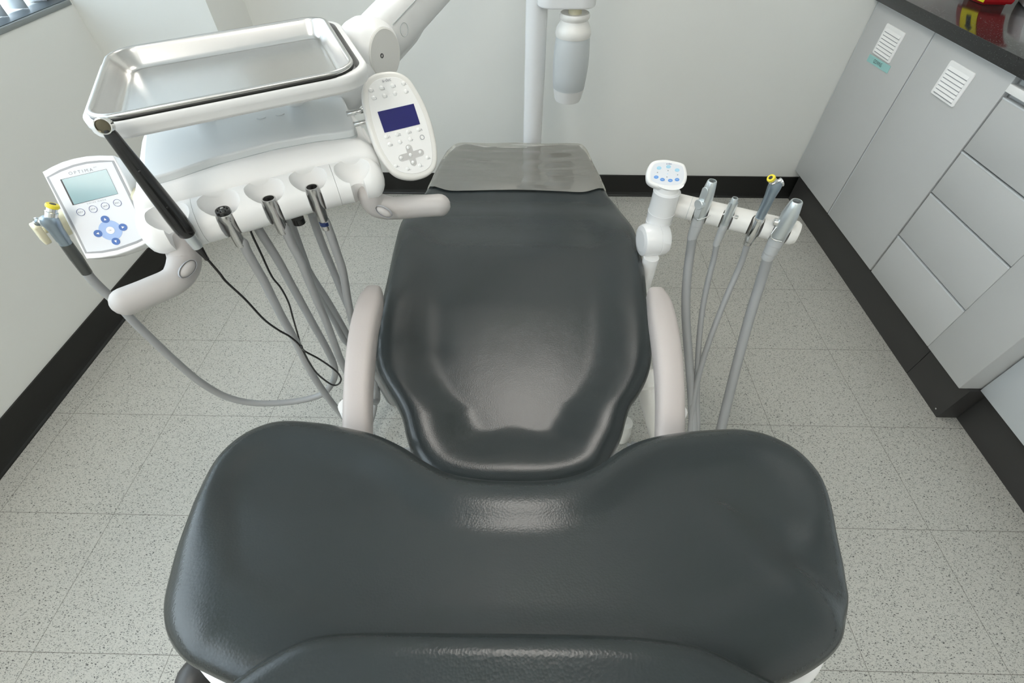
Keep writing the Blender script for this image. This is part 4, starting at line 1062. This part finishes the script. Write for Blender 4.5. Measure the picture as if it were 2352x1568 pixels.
for (x, y, an) in ((778, 500, 90), (485, 553, 180), (1045, 620, 0), (748, 680, 270)):
    a = KP.px(*kc(x, y), .002); pts = [(a[0] + .0022 * math.cos(math.radians(an + t)), a[1] + .0022 * math.sin(math.radians(an + t))) for t in (0, 125, 235)]
    slab('arrow', KP, pts, .0014, .0018, 'grey_ink', kh, r=0)
a = KP.px(*kc(808, 310), .002); text('lettering', 'a-dec', KP, a[0], a[1], .0045, 'navy_ink', kh, off=.0018)
a = KP.px(*kc(765, 590), .002); text('symbol', '=', KP, a[0], a[1], .002, 'sky_btn', kh, off=.0018)

# suction valves, saliva ejector and syringe hanging in the bar
def hose_down(name_parent, start, pxs, r, extra):
    sd = start - CAM; z0_ = start.z; y0_ = 784 - FPX * sd.dot(CU) / sd.dot(CF); pxs = [p for p in pxs if p[1] > y0_ + 14]
    pts = [start] + [Z(x, y, z0_ - (z0_ - .13) * ((y - y0_) / (1000 - y0_)) ** .9) for x, y in pxs]
    for _ in range(3): pts = pts[:2] + [(pts[i - 1] + pts[i] * 2 + pts[i + 1]) / 4 for i in range(2, len(pts) - 1)] + pts[-1:]
    pts += [pts[-1] + V3(e) for e in extra]
    return tube('hose', catmull(pts, 6), r, 'hose', name_parent, seg=14)
R1 = [(1601, 524), (1585, 581), (1576, 627), (1572.6, 684), (1573.5, 705), (1576, 771), (1582, 826), (1589, 881), (1592, 930), (1592.5, 1000)]
R2 = [(1661, 547), (1640, 592), (1624, 650), (1618, 670), (1608.5, 730), (1601.6, 798), (1600, 853), (1601, 922), (1601, 998)]
R3 = [(1725, 553), (1702, 604), (1672, 668), (1647, 735), (1625, 785), (1608.5, 839), (1597, 885), (1588, 930), (1583, 1000)]
R4 = [(1783, 560), (1771, 592), (1748, 643), (1733, 682), (1707, 774), (1691, 839), (1674, 916), (1651, 1000)]
def valve(i, topz, botz, rbody, lab, grp, name, pxs, rh, style):
    q, s_ = ipos[i]; t = thing(name, lab, 'dental instrument', grp)
    f = FR((q.x, q.y, 0), bdir, -front_, (0, 0, 1))
    f = FR((q.x, q.y, 0), bdir, V3((0, 0, 1)).cross(bdir), (0, 0, 1))
    zc = .655
    k = rbody
    lathe('valve_body', f, [(k * .98, zc - .014), (k, zc - .010), (k * 1.06, zc + .02), (k * 1.04, zc + .05), (k * .85, topz - .015), (k * .72, topz - .002), (k * .66, topz), (k * .54, topz), (k * .52, topz - .008)], 'satin', t, caps=(True, False), ang=40)
    lathe('bore', f, [(k * .53, topz - .007), (k * .2, topz - .009)], 'dark', t)
    lathe('hose_end', f, [(k * .78, zc - .080), (k * .84, zc - .072), (k * .90, zc - .066), (k * .86, zc - .063), (k * .93, zc - .058), (k * .88, zc - .054), (k * .96, zc - .046), (k * .96, zc - .034), (k * 1.0, zc - .033), (k * 1.0, zc - .014), (k * .95, zc - .0135)], 'hose_collar', t, ang=25)
    st = V3((q.x, q.y, zc - .070))
    hose_down(t, st, pxs, rh, [(-.005, .0, -.05), (-.05, .0, -.09), (-.16, .02, -.10)])
    return t, f, zc
hv, f, zc = valve(0, .746, .62, .0155, 'satin suction valve with side lever nearest the keypad', 'suction valves', 'suction_valve', R1, .0122, 1)
ld = (front_ * .8 - bdir * .55).normalized(); lf = frame_axis(f(0, 0, zc + .032) , ld)
lathe('valve_knob', lf, [(.0125, .004), (.0130, .022), (.0118, .0235)], 'satin', hv)
slab('finger_plate', FR(f(0, 0, zc + .03) + ld * .0135, V3((0, 0, 1)).cross(ld), V3((0, 0, 1)), ld), rrect(.018, .085, .0085, 6, 0, .005), 0, .003, 'satin', hv, r=.001)
tube('wire_hook', catmull([f(.0, 0, zc - .005) + ld * .012, f(.008, 0, zc - .010) + ld * .018, f(.018, 0, zc - .006) + ld * .018, f(.030, 0, zc + .006) + ld * .012], 5), .0014, 'chrome', hv, seg=8)
sv_, f, zc = valve(1, .716, .62, .0105, 'slim satin saliva ejector valve, second from the keypad', 'suction valves', 'saliva_ejector_valve', R2, .0078, 2)
lathe('toggle_pin', frame_axis(f(0, 0, zc + .012), bdir), [(.003, -.022), (.003, .016), (.0055, .0165), (.0055, .023)], 'chrome', sv_)
h4, f, zc = valve(3, .742, .62, .0185, 'large satin suction valve at the far end of the bar', 'suction valves', 'suction_valve', R4, .0135, 1)
ld = (-bdir * .95 + front_ * .1).normalized(); lathe('valve_knob', frame_axis(f(0, 0, zc + .025), ld), [(.0095, .014), (.0095, .026), (.008, .027)], 'chrome', h4)
tube('wire_hook', catmull([f(-.016, 0, zc + .02) + front_ * .012, f(-.020, 0, zc - .002) + front_ * .020, f(-.010, 0, zc - .010) + front_ * .022, f(.010, 0, zc - .010) + front_ * .022], 5), .0016, 'chrome', h4, seg=8)
q, s_ = ipos[2]
s_bot, s_top = V3((q.x, q.y, .60)), PLN(1777, 413, q, front_) 
s_top = V3((q.x + .003, q.y + .004, .776))
rs_, f_, L_, hpz = syringe(s_top, s_bot, -CR * .66 + CU * .28 - CF * .62, 'blue-grey air-water syringe hanging third along the bar', 'air water syringes', 1.12, 'steel', .05)
lathe('chrome_sleeve', f_, [(.0105, .010), (.0120, .014), (.0132, .030), (.0132, .074), (.0115, .080)], 'chrome', rs_)
lathe('push_button', frame_axis(hpz, Z(1800, 405, .775) - Z(1785, 412, .768)), [(.010, 0), (.0095, .012), (.010, .0125), (.0105, .0145), (.009, .0155)], 'chrome', rs_)
hose_down(rs_, s_bot + V3((0, 0, .004)), R3, .0080, [(-.005, .0, -.05), (-.05, .0, -.09), (-.16, .02, -.10)])
